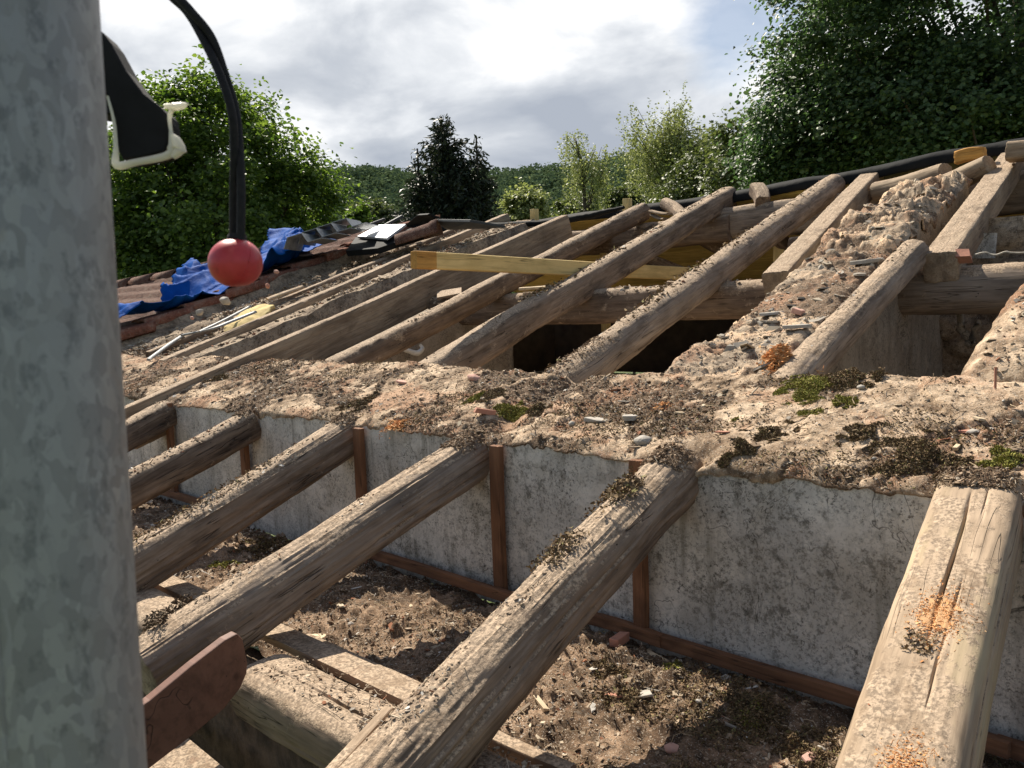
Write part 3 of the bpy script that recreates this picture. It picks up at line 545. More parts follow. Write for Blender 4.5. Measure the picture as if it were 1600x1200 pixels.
# pale board scrap and fringed wire in that room
sc = [on_y(1492, 365, 4.2), on_y(1558, 364, 4.25), on_y(1555, 403, 4.22), on_y(1478, 404, 4.2)]
box_sheet('plasterboard_scrap', sc, .012, MAT['plaster'], 'pale plasterboard scrap leaning behind the short squared rafter', 'board')
box_sheet('clay_block', [on_y(1497, 400, 3.7), on_y(1518, 400, 3.7), on_y(1520, 411, 3.68), on_y(1497, 412, 3.68)], .05, MAT['brick'], 'small red brick sitting on the round purlin at the right', 'brick')
def tube(name, pts, r, mat, na=10, label=None, cat=None, group=None, parent=None, sub=8, flat=1., jit=0., seed=0, kind=None):
    pts = np.array(pts, float); r = np.full(len(pts), r) if np.isscalar(r) else np.array(r, float)
    # catmull-rom
    P = np.concatenate([[2*pts[0]-pts[1]], pts, [2*pts[-1]-pts[-2]]]); C = []; Rr = []
    for i in range(len(pts)-1):
        for t in np.linspace(0, 1, sub, endpoint=(i == len(pts)-2)):
            a, b, c, d = P[i:i+4]; C.append(.5*((2*b)+(-a+c)*t+(2*a-5*b+4*c-d)*t*t+(-a+3*b-3*c+d)*t**3)); Rr.append(r[i]*(1-t)+r[i+1]*t)
    C = np.array(C); Rr = np.array(Rr)
    if jit: C = C+jit*np.stack([vnoise(C*60+k, seed+k) for k in range(3)], -1)
    T = np.gradient(C, axis=0); T /= np.linalg.norm(T, axis=1)[:, None]+1e-9; u = np.cross(T, [0.3, 0.2, 1.]); u /= np.linalg.norm(u, axis=1)[:, None]+1e-9; w = np.cross(T, u)
    A = np.linspace(0, 2*np.pi, na, endpoint=False)
    V = C[:, None]+Rr[:, None, None]*(np.cos(A)[None, :, None]*u[:, None]+np.sin(A)[None, :, None]*w[:, None]*flat); n = len(C)
    F = gridF(n, na, True).tolist(); F.append(tuple(range(na))[::-1]); F.append(tuple(range((n-1)*na, n*na)))
    o = mesh(name, V.reshape(-1, 3), F, mat, smooth=True, parent=parent); return tag(o, label, cat, group, kind)
fib = simple('pale_fibre', (.55, .50, .42), (.38, .33, .26), 50, .9)
fz = [on_y(x, y, 3.62) for x, y in ((1524, 397), (1540, 395), (1556, 398), (1572, 394), (1590, 395), (1612, 393))]
fr = tube('fringed_strap', fz, 0.0035, fib, label='pale frayed strap lying above the round purlin at the right edge', cat='strap', jit=.002)
mw_ = [on_y(1498, 490, 3.9), on_y(1512, 535, 3.88), on_y(1535, 500, 3.9)]
tube('mortar_drip', mw_, [.012, .022, .012], MAT['plaster2'], na=9, label='pale V-shaped mortar smear on the dark wall below the round purlin', cat='mortar', jit=.02)
# scraps on the middle purlin
box_sheet('shim_board', [on_y(684, 458, 3.68), on_y(722, 452, 3.72), on_y(722, 461, 3.6), on_y(684, 468, 3.58)], .014, MAT['lath'], 'flat wooden shim on the left end of the middle purlin', 'board')
beam('shim_board', (-3.45, 3.68, .075), (-3.10, 3.78, .08), .02, .010, MAT['woodchip'], 'pale stick lying on the middle purlin left of the cracked rafter', e=3, seed=111, cat='board', na=20)
beam('shim_board', (-2.42, 3.70, .065), (-2.2, 3.78, .075), .035, .012, MAT['lath'], 'pale flat board end on the purlin left of the thick log', e=5, seed=112, cat='board', na=24)
tube('white_scrap', [on_x(624, 543, -3.96), on_x(640, 549, -3.95), on_x(652, 552, -3.94), on_x(660, 545, -3.94), on_x(656, 538, -3.95)], [.014, .016, .018, .014, .008], simple('white_lime', (.75, .73, .66), (.6, .57, .5), 60), label='small white curled scrap stuck on the shaded plaster between the far rafters', cat='scrap')
# ------------------------------------------------------------------ upright battens and base rail
GB1 = 'orange battens standing against the partition wall'
for k, (xb, top, zb_, w, lab) in enumerate(((-4.07, -.43, -.89, .021, 'orange upright batten farthest left, beside the smallest rafter'), (-3.34, -.44, -.89, .021, 'orange upright batten at the head of the dark dusty rafter'),
      (-2.50, -.435, -.89, .021, 'orange upright batten second left of the grey split log'), (-1.795, -.435, -.89, .0205, 'tallest orange upright batten, right beside the head of the grey split log'),
      (-1.27, -.425, -.89, .019, 'orange upright batten crossing behind the thick knotty log'), (-.345, -.44, -.89, .021, 'orange upright batten behind the pale hewn beam at the right edge'))):
    log('upright_batten', (xb, 1.776, zb_), (xb+(.006 if k != 4 else .0), 1.774, top), w, .012, MAT['batten'], e=14, seed=120+k, label=lab, cat='batten', group=GB1, rough=.01, bend=.003, na=48, dx=.02, up=(0, -1, 0), groove=.0004, fine=.0003, endjag=.002)
GR = 'orange rail pieces along the foot of the partition wall'
for k, (a, b, lab) in enumerate((((-5.2, -.885), (-3.38, -.89), 'orange base rail piece at the far left of the wall foot'), ((-2.47, -.89), (-1.62, -.892), 'orange base rail piece between the grey split log and the thick log'),
      ((-1.45, -.888), (-1.20, -.89), 'short orange base rail piece behind the thick knotty log'), ((-1.235, -.892), (-.40, -.896), 'long orange base rail piece between the thick log and the pale hewn beam'), ((-.42, -.90), (.3, -.90), 'orange base rail piece right of the pale hewn beam'))):
    log('base_rail', (a[0], 1.77, a[1]), (b[0], 1.765-.01*(k % 2), b[1]), .012, .017, MAT['batten'], e=12, seed=130+k, label=lab, cat='batten', group=GR, rough=.015, bend=.006, na=40, dx=.02, up=(0, 0, 1), groove=.0004, fine=.0003)
# ------------------------------------------------------------------ near floor, wall plate and eaves
def floorz(x, y):
    r = .014*fbm(st3(x*4, y*4), 4, 201)+.014*fbm(st3(x*16, y*16), 5, 202, .6)+crumbs(x, y, 50, .007, 207)+.004*fbm(st3(x*70, y*70), 2, 203)
    w, c = worley(st3(x*16, y*16), 204); r = r+np.where(c > .7, .016*(1-sstep(.1, .42, w)), 0)
    r = r+.02*sstep(1.5, 1.65, y)*(1-sstep(1.70, 1.745, y))*np.clip(.2+fbm(st3(x*3, 0), 3, 205), 0, 1)-.02*sstep(1.70, 1.74, y)
    return -.925+r
n_, m_ = 620, 96; Xg, Yg = np.meshgrid(np.linspace(-5.6, .9, n_), np.linspace(1.10, 1.80, m_), indexing='ij')
tag(mesh('loft_floor', np.stack([Xg, Yg, floorz(Xg, Yg)], -1).reshape(-1, 3), gridF(n_, m_)[:, ::-1], MAT['clay'], smooth=True), kind='structure')
# wall plates: round at the broken ends
LOGS['pl'] = log('wall_plate', (-1.76, .945, -.875), (.9, .955, -.87), .085, .062, MAT['old'], e=3.2, seed=141, label='dusty wall plate beam with rounded end under the thick foreground log', cat='beam', up=(0, 0, 1), na=110, dx=.008, cracks=[(-1.35+3.14, .0, .7, .004, .02), (3.5, .05, 1.2, .004, .018)], rough=.05)
LOGS['pl2'] = log('wall_plate', (-3.9, .955, -.865), (-2.15, .935, -.865), .085, .062, MAT['old'], e=3.0, seed=142, label='dusty wall plate beam end beside the galvanised pole', cat='beam', up=(0, 0, 1), na=90, dx=.01, rough=.06)
box_sheet('plank', [(-3.6, 1.045, -.85), (-1.35, 1.05, -.85), (-1.35, 1.12, -.85), (-3.6, 1.115, -.85)], -.018, MAT['lath'], 'dusty plank behind the left wall plate end', 'plank')
log('lath', (-1.93, 1.165, -.884), (-1.30, 1.165, -.884), .016, .016, MAT['lath'], e=9, seed=143, label='square dusty lath lying on the floor edge between the two nearest logs', cat='lath', up=(0, 0, 1), na=40, rough=.02, bend=.003)
log('floor_lath', (-1.22, 1.13, -.895), (-.985, 1.135, -.895), .018, .022, MAT['old3'], e=9, seed=144, label='short dark lath end at the lower edge right of the thick log', cat='lath', up=(0, 0, 1), na=40, rough=.02, bend=.002)
log('lath', at(607, 1112, 1.52), at(455, 1275, 1.28), .012, .010, MAT['hewn'], e=9, seed=145, label='pale thin lath lying against the left side of the thick foreground log', cat='lath', up=RN, na=40, rough=.02, bend=.002, dx=.01)
log('plank_end', (-1.12, 1.055, -.915), (-.90, 1.06, -.915), .035, .012, MAT['hewn'], e=8, seed=146, label='pale plank end at the bottom edge right of the thick log', cat='plank', up=(0, 0, 1), na=40, rough=.02)
# brown painted eaves board with rounded end
xb = -1.6; op = [(120, 1172), (235, 1094), (300, 1040), (352, 1000), (371, 990), (380, 1000), (387, 1035), (386, 1052), (376, 1075), (350, 1108), (300, 1150), (235, 1200), (120, 1285)]
pts = np.array([on_x(x, y, xb) for x, y in op]); nP = len(pts); back = pts+np.array([-.026, 0, .0])
Fb = [tuple(range(nP)), tuple(range(nP, 2*nP))[::-1]]+[(i, i+nP, (i+1) % nP+nP, (i+1) % nP) for i in range(nP)]
eb = mesh('eaves_board', np.concatenate([pts, back]), Fb, MAT['brown_paint']); md = eb.modifiers.new('b', 'BEVEL'); md.width = .003; md.segments = 2
tag(eb, 'brown painted eaves board with rounded end leaning beside the pole', 'board'); recenter(eb, pts.mean(0))
# outer wall under the plate
ow = cap_wall('outer_wall', 'shaded outer house wall under the wall plates', -8, 2, .93, 1.12, lambda x, y: -.93-rz(y)+.012*fbm(st3(x*6, y*6), 4, 151)-.02, MAT['rubble'], simple('shade_dark_stone', (.15, .10, .07), (.05, .034, .025), 22, .95, .04), res=.03, seed=151, zb=-5.05, edge=(.01, .0))  # shade under the plate is put into the near-black face colour
box_sheet('soffit_plank', [(-2.3, .72, -1.06), (-1.62, .72, -1.06), (-1.55, .83, -1.04), (-2.3, .85, -1.03)], .02, MAT['lath'], 'bright sawn plank scrap below the brown eaves board', 'plank')
box_sheet('soffit', [(-6, .70, -1.26), (1.5, .70, -1.26), (1.5, .93, -1.22), (-6, .93, -1.22)], .02, MAT['old3'], 'dark boarded soffit below the wall plate', 'board')
# ------------------------------------------------------------------ rubble strip beside the tiles
def strip_z(x, y):
    r = .022*fbm(st3(x*3, y*2), 4, 301)+.016*fbm(st3(x*14, y*12), 4, 302)
    xx = x+.05*(y-2.3)+.03*vnoise(st3(y*2, 0, 1))
    return rz(y)-.03+r-.10*np.exp(-((xx+5.93)/.09)**2)-.07*np.exp(-((xx+5.27)/.10)**2)+.015*np.exp(-((xx+5.62)/.10)**2)+.085*sstep(-6.32, -6.42, x)
n_, m_ = 180, 340; Xg, Yg = np.meshgrid(np.linspace(-6.9, -4.95, n_), np.linspace(2.31, 5.5, m_), indexing='ij')
Zg = strip_z(Xg, Yg); Zg[-1] -= .3
mesh_strip = mesh('gable_rubble', np.stack([Xg, Yg, Zg], -1).reshape(-1, 3), gridF(n_, m_), MAT['rubble'], smooth=True)
tag(mesh_strip, 'dusty rubble and broken mortar strip between the tile edge and the first far rafter', 'rubble', kind='stuff')
n_, m_ = 80, 160; Xg, Yg = np.meshgrid(np.linspace(-5.0, -4.0, n_), np.linspace(2.31, 5.5, m_), indexing='ij')
box_ = mesh('plaster_lining', np.stack([Xg, Yg, rz(Yg)-.215+.014*fbm(st3(Xg*6, Yg*4), 4, 305)], -1).reshape(-1, 3), gridF(n_, m_), MAT['plaster2'], smooth=True)
tag(box_, 'brown plaster lining sunk between the two sawn far rafters', 'plaster')
beam('rafter', (-5.56, 2.33, rz(2.33)-.035), (-5.78, 5.35, rz(5.35)-.03), .04, .05, MAT['old3'], 'half buried dusty rafter in the rubble strip beside the tiles', cat='rafter', e=4, seed=310, up=RN, group=GB)
# ------------------------------------------------------------------ roof tiles
tilem = earth('weathered_clay_tile', [(.075, .04, .03), (.12, .06, .043), (.15, .08, .058), (.17, .115, .085)], dark=(.07, .05, .04), dk=.5, bd=.004)
tr = empty('tiled_roof', (-8.5, 3.5, .1), 'old brown clay tile roof running down to the left beside the stripped rafters', 'roof')
def hip(x): return np.interp(x, [-12.5, -10.4, -9.15, -7.7, -6], [3.6, 4.05, 4.3, 5.66, 5.78])
def tile_z(x, y):
    c = (y-2.0)/.30; f = c-np.floor(c); off = (np.floor(c) % 2)*.1
    return rz(y)+.055+.028*(1-f)+.013*np.abs(np.sin(np.pi*(x+off)/.2))+.004*_hash(np.floor((x+off)/.2).astype(int), np.floor(c).astype(int), np.zeros_like(x, int), 3)
n_, m_ = 300, 14
ysr = np.sort(np.concatenate([2.0+np.arange(-1, 13)*.30+.002]+[2.0+np.arange(-1, 13)*.30-.002]+[2.0+np.arange(-1, 13)*.30+.15]))
Xg, Yg = np.meshgrid(np.linspace(-12.4, -6.5, 420), ysr, indexing='ij'); ok = Yg < hip(Xg)+.02
F = gridF(*Xg.shape); okf = ok.ravel()[F].all(1)
mesh('tile_field', np.stack([Xg, Yg, tile_z(Xg, Yg)], -1).reshape(-1, 3), F[okf], tilem, parent=tr)
for k in range(9):
    xa, xb_ = -12.2+.42*k, -12.2+.42*(k+1)+.03; a = np.linspace(-.1, np.pi+.1, 12); ring = []
    for x, r in ((xa, .085), (xb_, .10)):
        ring.append(np.stack([x+0*a, hip(x)+r*np.cos(a), rz(hip(x))+.07+r*.9*np.sin(a)], -1))
    V = np.concatenate(ring+[r_*np.array([1, 1, 1])-np.array([0, 0, .015]) for r_ in ring]); F = [(i, i+1, i+13, i+12) for i in range(11)]+[(24+i+1, 24+i, 36+i, 37+i) for i in range(11)]+[(i+1, i, 24+i, 25+i) for i in range(11)]+[(12+i, 13+i, 37+i, 36+i) for i in range(11)]
    mesh('ridge_tile', V, F, tilem, smooth=True, parent=tr)
# the loose row of edge tiles: tile body with a raised side rib
te = earth('edge_clay_tile', [(.12, .05, .034), (.19, .078, .052), (.24, .10, .066), (.25, .16, .12)], dark=(.06, .04, .03), dk=.45, bd=.004)
GT = 'clay tiles along the broken edge of the tiled roof'
prev = None
for k in range(10):
    y0_ = 2.32+.335*k; xo = -6.33-.03*(k % 3)+.02*((k*7) % 5)/5-.012*k; n_, m_ = 26, 10; u, v = np.meshgrid(np.linspace(0, .25, n_), np.linspace(0, .42, m_), indexing='ij')
    Z = .012*np.abs(np.sin(np.pi*u/.125))+.010*np.exp(-((u-.24)/.012)**2); Z[-1] -= .06; u[-1] = u[-2]+.002
    yaw = .05*math.sin(k*2.3); X = xo-.25+u*math.cos(yaw)-v*math.sin(yaw); Y = y0_+v*math.cos(R(17.3)); ZZ = rz(Y)+.075+.035*(1-v/.42)+Z+.012*math.sin(k*3.1)
    V = np.stack([X, Y, ZZ], -1).reshape(-1, 3); V = np.concatenate([V, V-np.array([.016, .003, .017])]); N_ = n_*m_; F = gridF(n_, m_); G = F[:, ::-1]+N_
    b = np.concatenate([np.arange(0, N_, m_), np.arange(N_-m_+1, N_), np.arange(N_-1-m_, 0, -m_), np.arange(m_-2, 0, -1)]); b2 = np.roll(b, -1); S = np.stack([b, b+N_, b2+N_, b2], 1)
    tag(mesh('roof_tile', V, np.concatenate([F, G, S]), te), ['lowest brown edge tile beside the pole', 'second edge tile above the lowest, below the blue tarpaulin', 'third edge tile up, below the pale rag lump', 'fourth edge tile up, under the red ball', 'fifth edge tile up, right below the pink pebbles', 'sixth edge tile up, along the right heap of blue tarpaulin', 'seventh edge tile up, past the end of the blue tarpaulin', 'eighth edge tile up, below the grey profiles', 'ninth edge tile up, below the bright metal panel', 'topmost edge tile beside the half-round ridge tile'][k], 'roof tile', GT)
for k, (px, py, s, m) in enumerate(((432, 425, .045, 'pinkbrick'), (418, 447, .04, 'brick'), (352, 470, .075, 'stone'), (312, 488, .05, 'stone'), (300, 497, .03, 'pinkbrick'))):
    p = on_roof(px, py, .13); V, F = inst(T_PEB, p[None], np.array([[s*.75, s*.6, s*.5]]), frames(1, np.random.default_rng(k), .6)); _, a, b = fix_tris(V, F)
    o = tag(mesh('rubble_lump', V, a.tolist()+b.tolist(), MAT[m], smooth=False), ['pink mortar lump behind the red ball beside the tile edge', 'red brick lump on the tile edge right below the red ball', 'large pale mortar lump on the tile edge under the blue tarpaulin', 'small grey lump at the lower hem of the blue tarpaulin', 'pink lump left of the small grey lump by the tarpaulin'][k], 'lump')
    md = o.modifiers.new('s', 'BEVEL'); md.width = .008; md.segments = 2
# ------------------------------------------------------------------ blue tarpaulin
def inpoly(x, y, P):
    P = np.array(P, float); r = np.zeros(x.shape, bool)
    for (x1, y1), (x2, y2) in zip(P, np.roll(P, -1, 0)):
        c = ((y1 > y) != (y2 > y)) & (x < (x2-x1)*(y-y1)/(y2-y1+1e-9)+x1); r ^= c
    return r
def sheet(name, poly, hf, mat, res=.02, parent=None, off=0., thick=0, smooth=True, xmax=99.):
    """crumpled sheet or ground patch lying on the roof slope inside an outline"""
    Q = np.array([on_roof(x, y, off) for x, y in poly]); x0, x1, y0, y1 = Q[:, 0].min(), Q[:, 0].max(), Q[:, 1].min(), Q[:, 1].max()
    n, m = int((x1-x0)/res)+2, int((y1-y0)/res)+2; X, Y = np.meshgrid(np.linspace(x0, x1, n), np.linspace(y0, y1, m), indexing='ij')
    w = res*1.2; Xw = X+w*vnoise(st3(X*6, Y*6, 1)); Yw = Y+w*vnoise(st3(X*6, Y*6, 2)); ins = inpoly(Xw, Yw, Q[:, :2])&(Xw < xmax+.04*vnoise(st3(Yw*5, 0, 4)))
    F = gridF(n, m); F = F[ins.ravel()[F].all(1)]; Z = hf(X, Y)
    used = np.unique(F); mp = np.full(n*m, -1); mp[used] = np.arange(len(used))
    V = np.stack([X, Y, Z], -1).reshape(-1, 3)[used]; o = mesh(name, V, mp[F], mat, smooth=smooth, parent=parent)
    if thick: md = o.modifiers.new('t', 'SOLIDIFY'); md.thickness = thick
    return o, V
def tarp_h(x, y):
    q = st3(x*1.9+.5*fbm(st3(x*2, y*2), 2, 5), y*2.6+.5*fbm(st3(x*2.2, y*2.2, 3), 2, 6)); a = 1-np.abs(vnoise(q, 7)); b = 1-np.abs(vnoise(q*2.3+4, 8)); c = 1-np.abs(vnoise(q*5+9, 9))
    return rz(y)+.07+.20*a**1.6+.05*b**1.6+.010*c+.004*fbm(st3(x*9, y*9), 3, 10)
def tarpmat():
    t = NT('blue_tarpaulin'); v = t.map(); n = t.noise(v, 5, 5, .6, .6); f = t.noise(v, 24, 6, .65, 1.2)
    col = t.mix(t.rng(n, .35, .7), (.005, .055, .25), (.009, .09, .37)); pass
    return t.fin(col, .6, t.bump(t.math('ADD', n, f), .4, .015), .02)
tarp = empty('tarpaulin', on_roof(330, 470), 'crumpled blue tarpaulin spread over the brown tiles behind the red ball', 'tarpaulin')
TM = tarpmat()
sheet('sheet_fold', [(170, 548), (175, 500), (240, 492), (262, 462), (285, 430), (300, 424), (345, 426), (415, 440), (385, 456), (370, 468), (342, 482), (312, 500), (284, 514), (228, 534)], lambda x, y: tarp_h(x, y)-.05, TM, res=.018, parent=tarp, thick=.004, off=.09, xmax=-6.42)
sheet('sheet_fold', [(398, 432), (406, 402), (426, 388), (455, 384), (480, 392), (545, 388), (548, 402), (530, 424), (485, 446), (440, 458), (405, 455)], lambda x, y: tarp_h(x+3.7, y)+.02, TM, res=.018, parent=tarp, thick=.004, off=.09, xmax=-6.42)
# ------------------------------------------------------------------ metal strips, foam, slats on the rubble strip
alu = simple('dull_aluminium', (.34, .35, .35), (.22, .23, .235), 40, .6, .0006, .3, .2)
foam = simple('yellow_foam', (.62, .50, .24), (.50, .38, .17), 40, .95, .006)
def strip(name, pts, w, th, mat, label, cat, off=.03, **k): return tube(name, [on_roof(x, y, off+(p[0] if p else 0)) for x, y, *p in pts], w, mat, na=6, flat=th/w, label=label, cat=cat, **k)
strip('bent_strip', [(232, 562), (262, 540), (286, 524)], .014, .008, alu, 'short bent grey metal strip at the foot of the rubble strip beside the pole', 'metal strip')
strip('bent_strip', [(284, 524), (330, 514), (362, 502), (400, 487)], .016, .008, alu, 'long pale aluminium strip lying along the rubble strip', 'metal strip', off=.045)
strip('bent_strip', [(312, 518), (350, 500), (392, 478)], .012, .006, alu, 'thin grey strip just above the long aluminium strip', 'metal strip', off=.05)
strip('loose_slat', [(418, 468), (445, 458), (474, 448)], .03, .012, MAT['hewn'], 'loose pale slat beside the tile edge right of the red ball', 'slat', off=.04)
fo, _ = sheet('foam_piece', [(345, 512), (372, 495), (404, 480), (432, 478), (410, 492), (380, 508), (352, 520)], lambda x, y: strip_z(x, y)+.035+.012*fbm(st3(x*14, y*14), 3, 320), foam, res=.015, thick=.03)
tag(fo, 'torn piece of yellow insulation foam on the rubble strip', 'foam')
# ------------------------------------------------------------------ ridge: black membrane, dark sheets, bright panel, half round tile
blk = simple('black_membrane', (.014, .015, .016), (.008, .009, .010), 9, .75, .01, .12)
gry = simple('dark_zinc', (.055, .06, .066), (.035, .04, .043), 14, .6, .001, .3, .1)
top = [(560, 350), (640, 345), (700, 345), (760, 344), (800, 342), (850, 337), (900, 329), (960, 322), (1015, 315), (1080, 306), (1145, 297), (1200, 288), (1262, 275), (1320, 266), (1375, 256), (1459, 236), (1540, 223), (1600, 214), (1760, 195)]
cen = np.array([on_y(x, y+9, 5.64) for x, y in top]); n_ = 260; tt = np.linspace(0, 1, n_); s_ = np.linspace(0, 1, len(cen)); C = np.stack([np.interp(tt, s_, cen[:, k]) for k in range(3)], -1)
C[:, 2] += .004*vnoise(st3(tt*14, 0, 1)); prof = [(-.075, -.085), (-.08, -.045), (-.075, -.005), (-.055, .022), (-.025, .038), (.02, .04), (.08, .04), (.2, -.02), (.45, -.10)]
V = np.stack([np.stack([C[:, 0], C[:, 1]+a*(1+.2*vnoise(st3(tt*20, a*9, 2))), C[:, 2]+b*(.62+.12*sstep(.25, .6, tt))+.003*vnoise(st3(tt*40, b*30, 3))], -1) for a, b in prof], 1)
mb = mesh('roof_membrane', V.reshape(-1, 3), gridF(n_, len(prof)), blk, smooth=True); md = mb.modifiers.new('s', 'SOLIDIFY'); md.thickness = .006
md = mb.modifiers.new('u', 'SUBSURF'); md.levels = md.render_levels = 1
tag(mb, 'long black roofing membrane draped along the ridge', 'membrane')
strip2 = [(700, 352), (760, 353), (840, 349), (890, 343), (935, 334), (975, 324)]
tube('membrane_roll', [on_y(x, y, 5.42) for x, y in strip2], [.03, .035, .03, .035, .03, .015], blk, na=12, flat=.8, label='rolled hem of black membrane twisted below the left end of the ridge', cat='membrane', jit=.004)
def plate(name, px, th, mat, label, cat, Y=None, offs=None, bev=.002):
    P = []
    for i, (x, y, *o) in enumerate(px): P.append(on_roof(x, y, o[0] if o else .1))
    P = np.array(P); n = np.cross(P[1]-P[0], P[2]-P[0]); n /= np.linalg.norm(n); n = n if n[2] > 0 else -n; k = len(P); V = np.concatenate([P, P-n*th])
    F = [tuple(range(k)), tuple(range(k, 2*k))[::-1]]+[(i, i+k, (i+1) % k+k, (i+1) % k) for i in range(k)]
    o = mesh(name, V, F, mat); md = o.modifiers.new('b', 'BEVEL'); md.width = bev; return tag(o, label, cat)
plate('bright_sheet', [(558, 369, .16), (592, 351, .2), (634, 350, .2), (604, 372, .16)], .02, simple('bright_sheet', (.62, .65, .68), (.55, .58, .6), 6, .4, .001, .5, .2), 'bright pale metal panel lying flat near the left end of the ridge', 'panel')
plate('dark_sheet', [(540, 392, .12), (556, 370, .14), (604, 373, .14), (642, 356, .16), (660, 364, .12), (590, 388, .1)], .05, blk, 'dark grey sheet under the bright metal panel', 'sheet')
plate('dark_sheet', [(634, 352, .16), (656, 334, .26), (672, 333, .26), (700, 345, .15), (668, 356, .12)], .03, blk, 'folded black sheet with a peak above the half-round ridge tile', 'sheet')
plate('dark_sheet', [(676, 342, .2), (735, 343, .2), (790, 352, .1), (700, 356, .1)], .02, gry, 'flat dark grey sheet at the left tip of the membrane', 'sheet')
for k, (a, b, w, lab) in enumerate((((470, 390), (600, 343), .03, 'long dark zinc flashing above the tile edge'), ((602, 352), (628, 338), .018, 'short slanting dark flashing left of the folded black sheet'))):
    beam('flashing', on_roof(*a, .17), on_roof(*b, .2), w, .014, gry, lab, cat='flashing', e=8, na=24, rough=.01, bend=.004, seed=330+k, groove=.0002, fine=0)
prm = simple('grey_profile', (.30, .32, .33), (.18, .19, .20), 20, .5, .001, .5, .2)
for k, (x, y) in enumerate(((452, 392), (474, 384), (497, 376), (520, 368))):
    q = on_roof(x+6, y-1, .24); e = on_roof(x+40, y-11, .25); d = (e-q); u = np.array([0, 0, 1.]); wv = np.cross(d, u); wv /= np.linalg.norm(wv); L_ = [(0, 0), (.03, .085), (.13, .085), (.17, 0), (.27, .0)]
    V = []; 
    for t0 in (0., 1.):
        for (s1, h1) in L_: V.append(q+d/np.linalg.norm(d)*(s1*1.3)+u*h1+wv*(-.16+.32*t0))
    F = [(i, i+1, i+6, i+5) for i in range(4)]; o = mesh('metal_profile', V, F, prm); md = o.modifiers.new('s', 'SOLIDIFY'); md.thickness = .006
    tag(o, ['leftmost bent grey metal profile beside the tarpaulin', 'second bent grey metal profile from the left', 'third bent grey metal profile from the left', 'rightmost bent grey metal profile of the stack'][k], 'metal profile', 'bent grey profiles stacked above the blue tarpaulin')
a = np.linspace(-.15, np.pi+.15, 16); q0, q1 = on_roof(622, 382, .08), on_roof(688, 362, .10); ax = (q1-q0)/np.linalg.norm(q1-q0); sd = np.cross(ax, [0, 0, 1.]); sd /= np.linalg.norm(sd); upv = np.cross(sd, ax)
V = []; prf = [(0, .085), (.2, .088), (.5, .092), (.8, .097), (.86, .108), (1, .11)]
for t_, r_ in prf: V += [q0+(q1-q0)*t_+sd*r_*np.cos(b)+upv*r_*np.sin(b) for b in a]
o = mesh('half_round_tile', V, gridF(len(prf), 16), tilem, smooth=True); md = o.modifiers.new('s', 'SOLIDIFY'); md.thickness = .018; md.offset = -1
tag(o, 'half-round clay ridge tile with open end at the top of the edge tiles', 'ridge tile')
# ------------------------------------------------------------------ debris
rg = np.random.default_rng(77)
def area(n, x0, x1, y0, y1, zf, dens=None, seed=0):
    k = int(n*3); P = np.stack([rg.uniform(x0, x1, k), rg.uniform(y0, y1, k), np.zeros(k)], 1)
    if dens is not None: P = P[dens(P[:, 0], P[:, 1]) > rg.uniform(0, 1, k)]
    P = P[:n]; P[:, 2] = zf(P[:, 0], P[:, 1]); return P
def clumpy(f=5, lo=-.1, hi=.35, s=0): return lambda x, y: sstep(lo, hi, fbm(st3(x*f, y*f), 3, s))+.08
fd_ = lambda x, y: .2+.8*sstep(-.1, .3, fbm(st3(x*5, y*5), 3, 9))
def stuff(o, lab, cat): return tag(o, lab, cat, kind='stuff')
yb0 = lambda x0, x1, n, mat, nm, size, **k: stuff(chips(nm, area(n, x0, x1, 1.80, 2.33, Hm, clumpy(6, -.2, .4, int(n) % 50)), rg, mat, size, **k), k.pop('lab', None) if False else None, None)
o = chips('wall_top_debris', area(17000, -2.6, .7, 1.80, 2.32, Hm, lambda x, y: .10+.9*soil(x, y)), rg, MAT['chips'], (.0012, .0052), tilt=.5); stuff(o, 'small chips and grit scattered on the mortar top of the partition wall', 'debris')
o = chips('wall_top_grit', area(8000, -6.4, -2.4, 1.80, 2.32, Hm, lambda x, y: .10+.9*soil(x, y)), rg, MAT['chips'], (.002, .008), tilt=.5); stuff(o, 'coarse chips scattered on the far left part of the wall top', 'debris')
o = chips('wall_top_shards', area(230, -5.5, .7, 1.81, 2.3, Hm), rg, MAT['chips'], (.006, .016), tilt=.35, kinds=(.5, .35, .15)); stuff(o, 'larger bark, slate and tile shards lying on the wall top', 'debris')
o = chips('wall_top_fragments', area(2300, -4.5, .7, 1.80, 2.32, Hm, lambda x, y: .05+.95*soil(x, y)), rg, MAT['chips'], (.0045, .0125), tilt=.45, kinds=(.5, .25, .25)); stuff(o, 'broken bark, tile and mortar fragments on the brown dirt patches of the wall top', 'debris')
o = chips('floor_fragments', area(1500, -3.5, .6, 1.13, 1.78, floorz, fd_), rg, MAT['chips'], (.0045, .013), tilt=.45, kinds=(.5, .3, .2)); stuff(o, 'broken bark, wood and mortar fragments on the loft floor', 'debris')
o = tufts('dead_moss', area(26000, -4.8, .7, 1.80, 2.32, lambda x, y: Hm(x, y)+.002, clumpy(4.5, .16, .26, 5)), rg, MAT['mossd'], (.003, .007)); stuff(o, 'mats of dead brown moss on the wall top', 'moss')
o = chips('cross_wall_debris', area(6000, -1.9, -1.1, 2.33, 4.9, lambda x, y: Hc(x, y), lambda x, y: (np.abs(x-skew_c(y)+1.365) < .19)*(clumpy(6, -.2, .35, 6)(x, y))), rg, MAT['chips'], (.0015, .006), tilt=.5); stuff(o, 'grit and chips on the rubble cross wall', 'debris')
